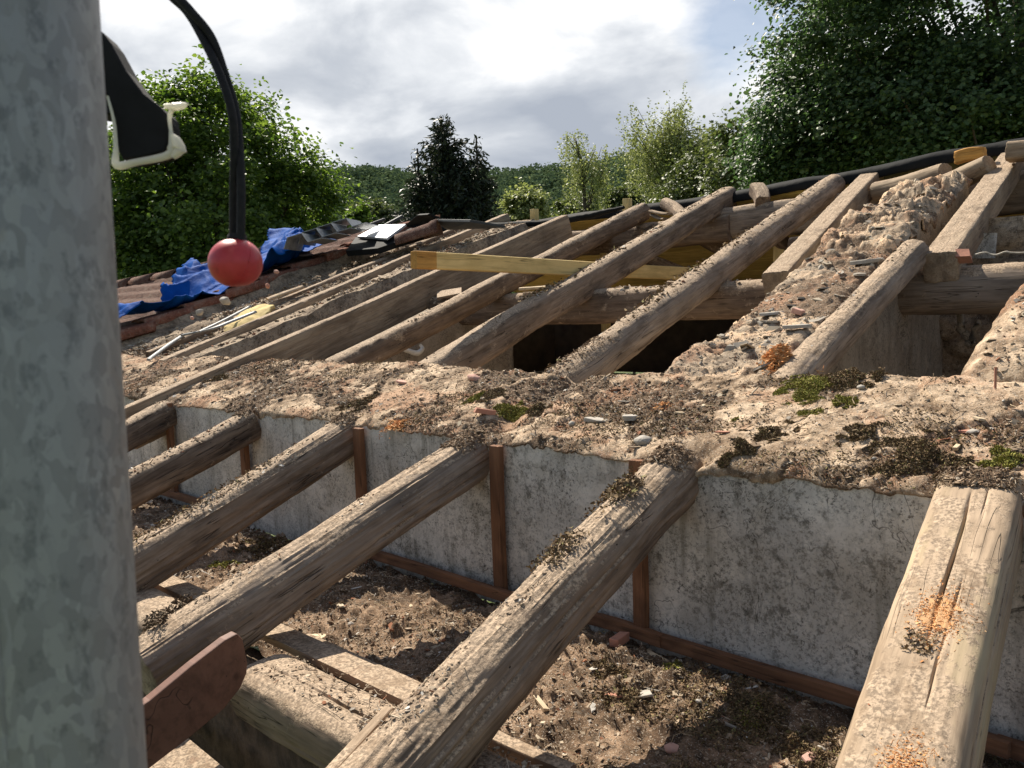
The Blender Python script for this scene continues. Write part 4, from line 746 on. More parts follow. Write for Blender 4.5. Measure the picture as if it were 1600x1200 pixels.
o = chips('cross_wall_stones', area(230, -1.9, -1.1, 2.4, 4.9, lambda x, y: Hc(x, y)-.004, lambda x, y: (np.abs(x-skew_c(y)+1.365) < .17)*1.), rg, MAT['stones'], (.010, .034), tilt=.4, kinds=(.8, 0, .2)); stuff(o, 'loose stones bedded in the broken top of the rubble cross wall', 'stones')
o = chips('crest_debris', area(2500, -.62, .5, 2.32, 3.2, Hh, clumpy(6, -.2, .35, 8)), rg, MAT['chips'], (.003, .012), tilt=.5); stuff(o, 'chips on the mortar crest at the right edge', 'debris')
fd = lambda x, y: clumpy(5, -.3, .3, 9)(x, y)
o = chips('floor_debris', area(20000, -2.6, .6, 1.12, 1.79, floorz, fd), rg, MAT['chips'], (.0013, .0065), tilt=.5); stuff(o, 'chips and grit covering the loft floor between the nearest logs', 'debris')
o = chips('floor_grit', area(7000, -5.4, -2.4, 1.12, 1.79, floorz, fd), rg, MAT['chips'], (.003, .012), tilt=.5); stuff(o, 'chips on the loft floor between the rafters at the left', 'debris')
o = chips('floor_shards', area(170, -4.5, .5, 1.14, 1.78, floorz, lambda x, y: .3+.7*sstep(-1.4, -1., x)), rg, MAT['chips'], (.007, .020), tilt=.35, kinds=(.55, .3, .15)); stuff(o, 'larger wood and tile shards lying on the loft floor', 'debris')
def fmoss(x, y): return sstep(.0, .22, fbm(st3(x*6, y*6), 3, 10))*(.12+.88*sstep(-1.3, -1.0, x))
mp_ = area(24000, -2.6, .5, 1.13, 1.79, lambda x, y: floorz(x, y)+.002+.012*np.clip(fbm(st3(x*6, y*6), 3, 10), 0, 1), fmoss)
stuff(tufts('floor_dead_moss', mp_, rg, MAT['mossd'], (.003, .008)), 'dead brown moss heaped on the loft floor', 'moss')
o = chips('rubble_strip_debris', area(9000, -6.3, -5.0, 2.32, 5.4, strip_z, clumpy(4, -.25, .35, 11)), rg, MAT['chips'], (.005, .022), tilt=.5); stuff(o, 'coarse chips on the rubble strip beside the tiles', 'debris')
o = chips('plate_debris', area(2600, -1.72, -.8, .9, 1.02, lambda x, y: -.811+0*x, clumpy(7, -.2, .3, 12)), rg, MAT['chips'], (.0015, .006), tilt=.5); stuff(o, 'sawdust and chips on the wall plate beam beside the thick log', 'debris')
# dust and chips lying on the timbers
for key, n, size, sp, cl, lab, sd in (('f4', 500, (.003, .009), .25, 5, 'smallest near rafter', .0), ('f3', 900, (.003, .010), .3, 5, 'dark dusty near rafter', 0), ('f2', 3000, (.002, .008), .35, 5, 'third near rafter', .1), ('f1', 2200, (.0018, .007), .22, 6, 'grey split near log', .25),
                              ('f0', 4200, (.0014, .006), .22, 7, 'thick foreground log', .3), ('fr', 260, (.001, .004), .12, 8, 'pale hewn beam', .3), ('b3', 900, (.004, .012), .2, 5, 'round far rafter', .1), ('b4', 1700, (.004, .012), .2, 4, 'cracked far rafter', .1), ('b5', 1500, (.003, .012), .22, 4, 'thick far log', .1), ('b8', 900, (.002, .008), .3, 5, 'log on the rubble wall', .2), ('p1', 1600, (.004, .016), .3, 3, 'middle purlin', 0), ('p2', 900, (.003, .010), .25, 3, 'right purlin', 0)):
    P, N = top_points(LOGS[key][1], n, rg, sp, clump=cl, side=sd, seed=len(key)+n % 7)
    if len(P): stuff(chips('timber_debris', P, rg, MAT['chips'], size, nrm=N, tilt=.45), 'loose chips and crumbs lying along the top of the '+lab, 'debris')
def mat_on(key, n, x0, x1, mat, size, nm, lab, cat='moss', side=0., sp=.3, hgt=.012, clump=9, sc=.02, seed=0):
    P, N = top_points(LOGS[key][1], n, rg, sp, x0, x1, clump=clump, side=side, seed=seed); P = P+N*rg.uniform(0, hgt, (len(P), 1))
    if len(P): stuff(tufts(nm, P, rg, mat, size, nrm=N), lab, cat)
mat_on('f0', 6500, .04, .34, MAT['mossd'], (.004, .012), 'dead_moss', 'thick brown dead moss mat on the upper end of the foreground log', side=.45, hgt=.02, clump=10, seed=3)
mat_on('f0', 1500, .36, .46, MAT['mossd'], (.004, .010), 'dead_moss', 'small dead moss tuft halfway down the foreground log', side=.45, hgt=.018, clump=14, sp=.15, seed=3)
mat_on('f1', 3200, .83, .95, MAT['crumb'], (.004, .010), 'dark_crumbs', 'black crumbly dirt lump on the lower end of the grey split log', cat='dirt', side=.5, hgt=.03, clump=12, seed=4)
mat_on('f2', 1300, .3, .9, MAT['mossd'], (.004, .012), 'dead_moss', 'scattered dead moss on the third near rafter', side=.1, hgt=.014, clump=8, seed=5)
mat_on('b4', 1500, .15, .7, MAT['mossd'], (.006, .02), 'dead_moss', 'dead moss tufts on the cracked far rafter', side=.1, hgt=.02, clump=5, seed=6)
mat_on('b5', 1300, .02, .6, MAT['mossd'], (.006, .018), 'dead_moss', 'dead moss tufts on the thick far log', side=.1, hgt=.02, clump=5, seed=7)
mat_on('fr', 900, .60, .66, MAT['mossd'], (.002, .007), 'dead_moss', 'small dead moss tuft in the crack of the pale hewn beam', side=.15, hgt=.006, clump=16, sp=.05, seed=8)
for key, n_, lab in (('f3', 500, 'dark dusty near rafter'), ('f2', 900, 'third near rafter'), ('f1', 1300, 'grey split log'), ('f0', 1500, 'thick foreground log'), ('fr', 1600, 'pale hewn beam'), ('b5', 800, 'thick far log')):
    P, N = top_points(LOGS[key][1], n_, rg, .45, 0, .085 if key != 'b5' else .12, seed=3); P = P+N*rg.uniform(0, .008, (len(P), 1))
    stuff(chips('buried_head_debris', P, rg, MAT['soilcr'], (.0015, .0065), nrm=N, tilt=.6), 'crumbled mortar and chips burying the upper end of the '+lab if key != 'b5' else 'crumbled mortar burying the lower end of the thick far log', 'debris')
# orange rotten wood patches
def saw_patch(W, x0, x1, j0, j1, n, lab, size=(.0012, .005), sd=0):
    nx, na = W.shape[:2]; i = rg.normal((x0+x1)/2, (x1-x0)/3.2, n)*(nx-1); j = rg.normal((j0+j1)/2, (j1-j0)/3.2, n)*na
    i = np.clip(i, 1, nx-2).astype(int); j = j.astype(int) % na; P = W[i, j]; N = P-W[i].mean(1); N /= np.linalg.norm(N, axis=1)[:, None]
    P = P+rg.normal(0, .002, P.shape)*np.array([1, 1, .2]); stuff(chips('rotten_wood', P, rg, MAT['saw'], size, nrm=N, tilt=.4, kinds=(.4, .45, .15)), lab, 'rotten wood')
def rot_patch(W, x0, x1, j0, j1, lab, sd):
    """thin crust of crumbled orange wood on the upper face"""
    nx, na = W.shape[:2]; i0, i1 = int(x0*(nx-1)), int(x1*(nx-1)); a0, a1 = int(j0*na), int(j1*na); U = W[i0:i1, a0:a1]; cen_ = W[i0:i1].mean(1)[:, None]; N = U-cen_; N /= np.linalg.norm(N, axis=2)[..., None]
    k = 2; n, m = U.shape[:2]; uu, vv = np.meshgrid(np.linspace(-1, 1, n), np.linspace(-1, 1, m), indexing='ij'); f = np.maximum(np.abs(uu), np.abs(vv))+1.0*fbm(U*60, 6, sd, .8)
    G = U+N*(.0004+.0012*np.clip(.9-f, 0, .4)+.0009*np.abs(fbm(U*300, 2, sd+1)))[..., None]; F = gridF(n, m); ok = (f.ravel() < .72)[F].all(1)
    t = tag(mesh('rotten_crust', G.reshape(-1, 3), F[ok], CR, smooth=True), lab, 'rotten wood', kind='stuff')
CR = simple('orange_crust', (.58, .34, .17), (.43, .27, .15), 70, .95, .002, .1)
rot_patch(LOGS['fr'][1], .49, .60, .17, .31, 'orange rotten wood patch in the middle of the pale hewn beam', 3)
rot_patch(LOGS['fr'][1], .02, .10, .25, .31, 'small orange rotten patch at the head of the pale hewn beam', 5)
saw_patch(LOGS['fr'][1], .86, .97, .17, .28, 1800, 'fine orange crumbs at the bottom edge of the pale hewn beam', (.0006, .0026))
saw_patch(LOGS['fr'][1], .49, .61, .18, .31, 2600, 'fine orange crumbs around the middle patch of the pale hewn beam', (.0006, .0026))
def pile(px, py, rad, n_, mat, nm, lab, cat, size, h=.03, zf=None, surf='top', kinds=(.4, .45, .15), tuft=False, asp=1.):
    n = int(n_*1.7) if tuft else n_; c = on_roof(px, py, 0.) if surf == 'top' else on_z(px, py, -.915)
    zf = zf or (Hm if surf == 'top' else floorz)
    if tuft:
        r = rad*1.5*np.sqrt(rg.uniform(0, 1, n*6)); a_ = rg.uniform(0, 2*np.pi, n*6); k_ = fbm(st3((c[0]+r*np.cos(a_))*26, (c[1]+r*np.sin(a_))*26, px), 3, 66)*1.5+.75*(1-r/rad) > rg.uniform(.0, .25, n*6); r, a_ = r[k_][:n], a_[k_][:n]; n = len(r); h = h*.7
    else: r = rad*np.abs(rg.normal(0, .5, n)); a_ = rg.uniform(0, 2*np.pi, n); r = r*(1+.35*vnoise(st3(np.cos(a_)*1.5, np.sin(a_)*1.5, px)))
    x = c[0]+r*np.cos(a_)*asp; y = c[1]+r*np.sin(a_); z = zf(x, y)+h*np.exp(-(r/rad)**2*2)*rg.uniform(.2, 1, n)
    P = np.stack([x, y, z], 1); o = tufts(nm, P, rg, mat, size, tilt=1.1) if tuft else chips(nm, P, rg, mat, size, tilt=.7, kinds=kinds); return stuff(o, lab, cat)
pile(1222, 556, .07, 1900, MAT['saw'], 'rotten_wood', 'bright orange heap of rotten wood crumbs at the foot of the rubble cross wall', 'rotten wood', (.003, .013), .05, zf=lambda x, y: np.where(y < 2.33, Hm(x, np.minimum(y, 2.32)), Hc(x, y)))
pile(620, 662, .07, 500, MAT['saw'], 'rotten_wood', 'orange rotten wood flecks on the wall top near the centre left', 'rotten wood', (.002, .006), .006)
pile(1035, 635, .05, 160, MAT['saw'], 'rotten_wood', 'few orange flecks on the wall top right of centre', 'rotten wood', (.002, .005), .004)
for (px, py, r, n, m, lab, h) in ((1262, 612, .07, 4200, 'moss', 'large green moss cushion on the wall top below the orange heap', .03), (1330, 598, .07, 3600, 'mossd', 'dark dry moss lump right of the large green moss cushion', .04), (1292, 640, .05, 2200, 'moss', 'green moss cushion just below the dark dry moss lump', .02), (1375, 600, .04, 1500, 'mossd', 'small dark moss lump at the back edge of the wall top', .03),
      (800, 632, .05, 2600, 'moss', 'green moss cushion beside the slanting brick shard', .03), (832, 640, .05, 2400, 'mossd', 'brown moss lump just right of the green cushion near the brick shard', .025), (740, 622, .04, 900, 'moss', 'small green moss tuft left of the brick shard', .012), (1145, 660, .025, 900, 'moss', 'little bright green moss tuft in the middle of the right wall top', .01),
      (768, 618, .05, 1800, 'mossd', 'dark crumbs laid as a slanting shadow in the trough above the grey split log', .012), (1155, 708, .04, 2600, 'mossd', 'round brown moss clump hanging over the front edge of the wall', .035), (1200, 678, .05, 2200, 'mossd', 'dark moss lump behind the round brown clump', .02), (1440, 715, .08, 5200, 'mossd', 'large dark moss heap on the wall edge beside the head of the hewn beam', .05), (1590, 715, .05, 2200, 'moss', 'green moss cushion at the right edge of the wall top', .025), (1360, 690, .05, 2000, 'mossd', 'dark moss strip along the wall edge left of the large dark heap', .02), (340, 590, .05, 800, 'mossd', 'dark moss spot on the far left wall top', .015), (560, 628, .06, 1100, 'mossd', 'dark moss patch above the head of the third near rafter', .02)):  # crumbs in the trough are dark in place of a cast shadow
    pile(px, py, r, n, MAT[m], 'moss_cushion', lab, 'moss', (.003, .006) if px > 700 else (.005, .009), h, tuft=True)
for (px, py, r, n, m, lab, h) in ((985, 1092, .05, 2600, 'mossd', 'dead moss heap on the floor right of the thick log', .02), (1165, 1120, .09, 3800, 'mossd', 'dead moss heap on the floor left of the hewn beam', .03), (1055, 1050, .025, 600, 'moss', 'little green moss tuft on the floor near the base rail', .012), (1165, 1125, .03, 800, 'moss', 'green moss flecks within the floor moss heap', .02), (420, 850, .12, 2600, 'mossd', 'dark moss heap on the floor below the third near rafter', .03), (350, 880, .05, 500, 'moss', 'green moss flecks on the floor between the left rafters', .02), (955, 1050, .04, 1500, 'mossd', 'dead moss lump beside the short base rail piece', .02), (1270, 1180, .09, 3800, 'mossd', 'dead moss spread at the bottom edge beside the hewn beam', .02), (1125, 1022, .03, 1200, 'crumb', 'black crumbly heap against the wall foot', .04)):
    pile(px, py, r, n, MAT[m], 'floor_moss', lab, 'moss', (.003, .006) if px > 700 else (.005, .009), h, surf='floor', tuft=True)
# single pieces that catch the eye
def piece(nm, px, py, s, mat, lab, cat, surf='top', rz_=0., tm=T_SHARD, lift=.004, til=.15, seed=0, zf=None):
    zf = zf or (Hm if surf == 'top' else floorz); c = on_roof(px, py, 0.) if surf == 'top' else on_z(px, py, -.915); z = float(np.asarray(zf(np.array([c[0]]), np.array([c[1]])))[0])
    rr = np.random.default_rng(seed+int(px)); Fr = frames(1, rr, til); ca, sa = math.cos(rz_), math.sin(rz_); Fr[0] = np.array([[ca, -sa, 0], [sa, ca, 0], [0, 0, 1]]) @ Matrix.Rotation(rr.normal(0, til), 3, 'Y'); 
    V, F = inst(tm, np.array([[c[0], c[1], z+lift]]), np.array([s]), Fr, .07, rr); _, a, b = fix_tris(V, F); o = mesh(nm, V, a.tolist()+b.tolist(), mat); md = o.modifiers.new('b', 'BEVEL'); md.width = min(s)*.25; md.segments = 2
    return recenter(tag(o, lab, cat), (c[0], c[1], z))
CH = lambda x, y: np.where(y < 2.33, Hm(x, np.minimum(y, 2.32)), Hc(x, y))
piece('brick_shard', 758, 648, (.035, .011, .009), MAT['brick'], 'red brick shard slanting on the wall edge above the tall batten', 'brick shard', rz_=1.15, tm=T_BOX, lift=.010)
piece('brick_piece', 1247, 486, (.022, .012, .010), MAT['pinkbrick'], 'small pink brick piece on the rubble cross wall', 'brick', rz_=-.15, tm=T_BOX, lift=.012, zf=CH)
piece('stone_slab', 1205, 488, (.045, .032, .010), MAT['stone'], 'flat broken stone slab left of the small pink brick piece', 'stone', rz_=.6, lift=.012, zf=CH)
piece('stone_slab', 1352, 412, (.055, .035, .016), MAT['stone'], 'grey stone slab jutting beside the top of the embedded log', 'stone', rz_=.2, lift=.015, zf=CH)
piece('stone_slab', 1245, 520, (.05, .022, .012), MAT['stone'], 'dark stone slab above the orange heap', 'stone', rz_=.5, lift=.01, zf=CH)
piece('pebble', 893, 663, (.014, .011, .011), MAT['stone'], 'smooth grey pebble near the front edge of the wall top', 'pebble', tm=T_PEB, lift=.006)
piece('stone', 935, 655, (.040, .028, .012), MAT['stone'], 'broad flat stone set in the wall top right of the pebble', 'stone', rz_=.2)
piece('stone', 985, 655, (.026, .02, .014), MAT['stone'], 'angular grey stone beside the broad flat stone', 'stone', rz_=.9)
piece('stone', 1005, 690, (.035, .03, .022), MAT['stone'], 'pale lump of stone above the small batten head', 'stone', tm=T_PEB)
piece('light_chip', 1062, 648, (.016, .009, .005), MAT['woodchip'], 'pale triangular chip in the middle of the right wall top', 'chip', rz_=.4)
piece('light_chip', 1530, 658, (.014, .010, .005), MAT['woodchip'], 'pale squarish chip near the right end of the wall top', 'chip')
piece('light_chip', 1495, 696, (.016, .005, .004), MAT['woodchip'], 'pale upright splinter above the head of the hewn beam', 'chip', tm=T_BOX, rz_=1.6)
piece('terracotta_shard', 1512, 668, (.022, .008, .006), MAT['brick'], 'reddish tile shard near the right end of the wall top', 'tile shard', rz_=-.2)
piece('terracotta_shard', 1130, 682, (.022, .007, .004), MAT['brick'], 'thin reddish tile shard above the round brown moss clump', 'tile shard', rz_=.1)
piece('stone', 1345, 618, (.014, .012, .009), MAT['stone'], 'small grey stone in the dark moss', 'stone', tm=T_PEB)
piece('stone', 1520, 672, (.018, .013, .007), MAT['stone'], 'rounded white stone beside the reddish tile shard', 'stone', tm=T_PEB)
piece('terracotta_shard', 628, 598, (.03, .02, .008), MAT['pinkbrick'], 'flat pink tile shard on the left wall top', 'tile shard')
piece('mortar_lump', 740, 588, (.04, .026, .018), MAT['pinkbrick'], 'pinkish mortar lump in the middle of the wall top', 'mortar lump', tm=T_PEB)
FL = 'floor'
piece('bark_piece', 495, 990, (.034, .022, .005), MAT['woodchip'], 'square pale bark piece on the floor beside the split log', 'bark', FL, .3)
piece('light_chip', 642, 940, (.014, .008, .004), MAT['woodchip'], 'pale chip on the lit floor below the base rail', 'chip', FL)
piece('brick_piece', 968, 1012, (.014, .03, .012), MAT['brick'], 'upright broken brick piece by the short batten foot', 'brick', FL, .1, T_BOX, .012)
piece('wood_splinter', 1025, 1025, (.05, .008, .005), MAT['woodchip'], 'long pale curved splinter lying against the base rail', 'splinter', FL, -.3, T_BOX)
piece('slate_piece', 1000, 1085, (.034, .02, .005), MAT['stone'], 'grey slate piece on the floor between log and beam', 'slate', FL, .2)
piece('bark_piece', 960, 1088, (.026, .008, .005), MAT['brick'], 'reddish curved bark strip left of the grey slate piece', 'bark', FL, .3)
piece('wood_splinter', 845, 1096, (.03, .006, .004), MAT['woodchip'], 'pale curled splinter beside the thick log on the floor', 'splinter', FL, -.4, T_BOX)
piece('pink_stone', 1050, 1168, (.022, .018, .014), MAT['pinkbrick'], 'pink stone in the shade on the floor', 'stone', FL, 0, T_PEB)
piece('stone', 1282, 1165, (.015, .010, .010), MAT['stone'], 'pale stone on the moss beside the hewn beam', 'stone', FL, 0, T_PEB)
piece('stone', 1135, 1065, (.022, .016, .015), MAT['stone'], 'white crumbly mortar lump by the wall foot', 'mortar lump', FL, 0, T_PEB)
piece('terracotta_shard', 1265, 1190, (.012, .02, .005), MAT['pinkbrick'], 'pink tile shard at the bottom edge left of the hewn beam', 'tile shard', FL)
piece('stone', 548, 970, (.014, .011, .009), MAT['stone'], 'dark pebble on the lit floor between split log and thick log', 'pebble', FL, 0, T_PEB)
nl = on_roof(1555, 607, .05); tube('rusty_nail', [nl, nl+np.array([0, 0, .025]), nl+np.array([0, 0, .05])], .003, MAT['brick'], na=6, label='rusty nail standing up in the mortar crest at the right edge', cat='nail')
# stalks
def stalks(n, P, L_, lab):
    V = []; F = []; 
    for k in range(n):
        p = P[k]; a_ = rg.uniform(0, 6.28); l = rg.uniform(*L_); d = np.array([math.cos(a_), math.sin(a_), 0])*l; cv = np.cross(d, [0, 0, 1])*rg.normal(0, .2); r = .0007+.0006*rg.random()
        pts = [p+d*(t-.5)+cv*math.sin(t*3.14)+np.array([0, 0, .004+.006*math.sin(t*3.14)*rg.random()+(SL*d[1]*(t-.5) if p[2] > -.8 else 0)]) for t in (0, .33, .66, 1)]
        o = len(V)
        for q in pts: V += [q+np.array([0, 0, r]), q+np.cross(d/l, [0, 0, 1])*r, q-np.array([0, 0, r]), q-np.cross(d/l, [0, 0, 1])*r]
        for i in range(3):
            for j in range(4): F.append((o+i*4+j, o+i*4+4+j, o+i*4+4+(j+1) % 4, o+i*4+(j+1) % 4))
    return stuff(mesh('dry_stalks', V, F, MAT['straw']), lab, 'stalks')
stalks(420, area(420, -3.6, .5, 1.82, 2.30, Hm), (.015, .06), 'dry stalks and needles strewn on the wall top')
stalks(420, area(420, -2.6, .5, 1.14, 1.76, floorz), (.015, .06), 'dry stalks and needles strewn on the loft floor')
# ------------------------------------------------------------------ galvanised pole, red ball tie, rubber clip
def galv():
    t = NT('galvanised_steel'); v = t.map((1, 1, .55)); w = t.noise(v, 60, 3, .5); wv = t.n('ShaderNodeVectorMath', operation='ADD'); t.l(v, wv.inputs[0]); sc_ = t.n('ShaderNodeVectorMath', operation='SCALE'); sc_.inputs['Scale'].default_value = .02
    x = t.n('ShaderNodeTexNoise'); x.inputs['Scale'].default_value = 90; t.l(v, x.inputs[0]); t.l(x.outputs[1], sc_.inputs[0]); t.l(sc_.outputs[0], wv.inputs[1])
    c = t.n('ShaderNodeTexVoronoi'); c.inputs['Scale'].default_value = 260; t.l(wv.outputs[0], c.inputs[0]); sp = t.n('ShaderNodeSeparateColor'); t.l(c.outputs['Color'], sp.inputs[0])
    big = t.noise(v, 22, 4, .6)
    col = t.mix(t.rng(sp.outputs[0], 0, 1, 0, 1), (.245, .24, .235), (.40, .395, .385)); col = t.mix(t.rng(big, .4, .6, 0, .55), col, (.31, .304, .296))
    col = t.mix(t.rng(t.noise(v, 150, 6, .75), .54, .62, 0, .6), col, (.14, .143, .145)); col = t.mix(t.rng(t.noise(t.map((1, 1, .8), (4, 2, 1)), 38, 4, .6), .69, .72, 0, .8), col, (.36, .34, .31))
    return t.fin(col, t.rng(sp.outputs[1], 0, 1, .42, .6), t.bump(t.noise(v, 180, 4, .6), .12, .0006), .5, .25)
GM = galv(); dp = .262; ta, tb_ = at(163-141, 0, dp), at(236-139, 1200, dp); dz = (ta-tb_)/np.linalg.norm(ta-tb_)
P0, P1 = tb_-dz*2.4, ta+dz*1.3; pole = empty('scaffold_pole', P0, 'galvanised steel scaffold pole standing close at the left edge', 'pole')
u = np.cross(dz, [0, 1, 0]); u /= np.linalg.norm(u); w_ = np.cross(dz, u); A = np.linspace(0, 2*np.pi, 96, endpoint=False); n_ = 240; tt = np.linspace(0, 1, n_)
V = (P0+(P1-P0)*tt[:, None])[:, None]+.0242*(1+.002*vnoise(st3(tt[:, None]*160, np.cos(A)[None]*2, np.sin(A)[None]*2)))[..., None]*(np.cos(A)[None, :, None]*u+np.sin(A)[None, :, None]*w_)
o = mesh('tube_body', V.reshape(-1, 3), gridF(n_, 96, True), GM, smooth=True, parent=pole)
cdir = -(tb_+ta)/2; cdir /= np.linalg.norm(cdir); sd = np.cross(dz, cdir); sd /= np.linalg.norm(sd)
sm = cdir*math.cos(.66)+sd*math.sin(.66)*(-1 if (sd@ray(0, 600)-sd@ray(800, 600)) > 0 else 1)
sgn = 1 if (proj((tb_+sd*.02)[None])[0][0] < proj(tb_[None])[0][0]) else -1; sm = cdir*math.cos(.62)+sd*sgn*math.sin(.62)
tube('weld_seam', [P0+sm*.0238, (P0+P1)/2+sm*.0238, P1+sm*.0238], .0011, GM, na=8, parent=pole, sub=60, jit=.0002)
# ball tie
ball = empty('ball_tie', at(368, 411, .45), 'red plastic ball hanging on a doubled black elastic cord', 'ball tie')
c = at(368, 411, .45); th, ph = np.meshgrid(np.linspace(0, np.pi, 40), np.linspace(0, 2*np.pi, 64), indexing='ij'); r = .0142*(1-.05*np.exp(-(th/.35)**2)-.05*np.exp(-((np.pi-th)/.5)**2))
red = NT('red_plastic'); vv = red.map(); rc = red.mix(red.rng(red.noise(vv, 90, 4, .6), .4, .7), (.58, .05, .06), (.46, .036, .045)); rc = red.mix(red.rng(red.noise(red.map((1, 1, 1), (2, 2, 2)), 55, 5, .7), .64, .72, 0, .5), rc, (.14, .02, .02)); red.fin(rc, .36, red.bump(red.noise(vv, 400, 3), .08, .0005), .45)
mesh('ball', np.stack([c[0]+r*np.sin(th)*np.cos(ph), c[1]+r*np.sin(th)*np.sin(ph), c[2]+r*np.cos(th)*.94], -1).reshape(-1, 3), gridF(40, 64)[:, ::-1], red.m, smooth=True, parent=ball)
tube('seam', [c+np.array([.01435*math.cos(a_), .01435*math.sin(a_)*.35, .01435*.9*math.sin(a_)*.94]) for a_ in np.linspace(.0, 6.283, 26)], .00022, red.m, na=6, parent=ball, sub=3)
ck = simple('black_elastic', (.018, .017, .018), (.008, .008, .009), 300, .7, .0008, .3)
pa = [(232, -60), (262, -12), (292, 18), (318, 62), (345, 120), (362, 175), (366, 225), (365, 300), (365, 378)]; pb = [(240, -60), (272, -12), (297, 16), (330, 58), (352, 118), (368, 172), (374, 228), (377, 300), (376, 378)]
tube('cord', [at(x, y, .45+.004*math.sin(k)) for k, (x, y) in enumerate(pa)], .0023, ck, na=14, parent=ball, sub=14)
tube('cord', [at(x, y, .451-.004*math.sin(k)) for k, (x, y) in enumerate(pb)], .0023, ck, na=14, parent=ball, sub=14)
tube('collar', [at(370.5, 366, .45), at(370.5, 372, .45), at(370, 379, .45)], [.0046, .0052, .0050], ck, na=20, parent=ball, sub=6)
# clip
cl = empty('rubber_clip', at(215, 180, .40), 'black rubber clip with translucent plastic edge sticking out behind the pole', 'clip')
op = [(120, 20), (160, 50), (172, 66), (195, 108), (222, 144), (250, 166), (259, 176), (262, 190), (262, 222), (257, 237), (225, 244), (192, 250), (184, 236), (178, 180), (120, 170)]
pts = np.array([at(x, y, .40) for x, y in op]); k = len(pts); bk = np.array([at(x, y, .40)+ray(800, 600)*.016 for x, y in op]); F = [tuple(range(k)), tuple(range(k, 2*k))[::-1]]+[(i, i+k, (i+1) % k+k, (i+1) % k) for i in range(k)]
o = mesh('rubber_body', np.concatenate([pts, bk]), F, simple('black_rubber', (.012, .012, .013), (.006, .006, .006), 60, .75, .0008, .25), parent=cl); md = o.modifiers.new('b', 'BEVEL'); md.width = .0012; md.segments = 3
tp = NT('translucent_plastic'); tp.fin((.85, .83, .74), .35, None, .5); tl = tp.n('ShaderNodeBsdfTranslucent'); tl.inputs[0].default_value = (.95, .93, .82, 1); mx = tp.n('ShaderNodeMixShader'); mx.inputs[0].default_value = .45; tp.l(tp.b.outputs[0], mx.inputs[1]); tp.l(tl.outputs[0], mx.inputs[2]); tp.l(mx.outputs[0], tp.out.inputs[0])
tube('plastic_edge', [at(x, y, .398) for x, y in ((168, 150), (178, 190), (181, 232), (183, 258), (215, 253), (258, 244), (270, 232), (267, 205), (265, 182), (270, 168))], [.0006, .0008, .0012, .0022, .0018, .0020, .0026, .0009, .0010, .0014], tp.m, na=14, parent=cl, sub=10, flat=.9)
tube('plastic_lug', [at(x, y, .398) for x, y in ((258, 166), (272, 167), (285, 165), (294, 162))], [.0016, .0030, .0026, .0008], tp.m, na=14, parent=cl, sub=8, flat=.6)
tube('plastic_bulb', [at(x, y, .398) for x, y in ((268, 210), (276, 220), (280, 234), (270, 246))], [.0012, .0030, .0036, .0020], tp.m, na=14, parent=cl, sub=8, flat=.7)
# ------------------------------------------------------------------ ground, hills
gm = earth('meadow', [(.05, .07, .02), (.07, .10, .03), (.09, .12, .04), (.10, .11, .05)], dark=(.03, .04, .015), sc=.05, bd=.05)
tag(mesh('ground', [(-1500, -1500, -EZ), (1500, -1500, -EZ), (1500, 1500, -EZ), (-1500, 1500, -EZ)], [(0, 1, 2, 3)], gm), kind='structure')
LV = lambda nm, pts, tr=.3, g=.3: islands(nm, pts, .5, tr, g, 0)
M_hz = LV('hazel_leaves', [(0, (.045, .08, .018)), (.5, (.09, .14, .032)), (1, (.17, .23, .055))], .4)
M_mp = LV('maple_leaves', [(0, (.035, .065, .024)), (.5, (.058, .10, .036)), (1, (.10, .155, .058))], .34, .4)
M_bi = LV('birch_leaves', [(0, (.15, .18, .06)), (.5, (.22, .25, .09)), (1, (.31, .33, .15))], .3)
M_ol = LV('olive_leaves', [(0, (.07, .09, .03)), (.5, (.10, .13, .04)), (1, (.13, .15, .055))], .25)
M_co = LV('conifer_needles', [(0, (.018, .028, .016)), (.5, (.028, .04, .022)), (1, (.05, .06, .032))], .08)
M_fo = LV('far_wood_leaves', [(0, (.07, .105, .06)), (.5, (.10, .14, .075)), (1, (.14, .185, .095))], .1, .0)  # greens lightened and blued, distant haze put into the leaf colour
M_bk = simple('tree_bark', (.10, .08, .06), (.05, .04, .03), 12, .95, .01)
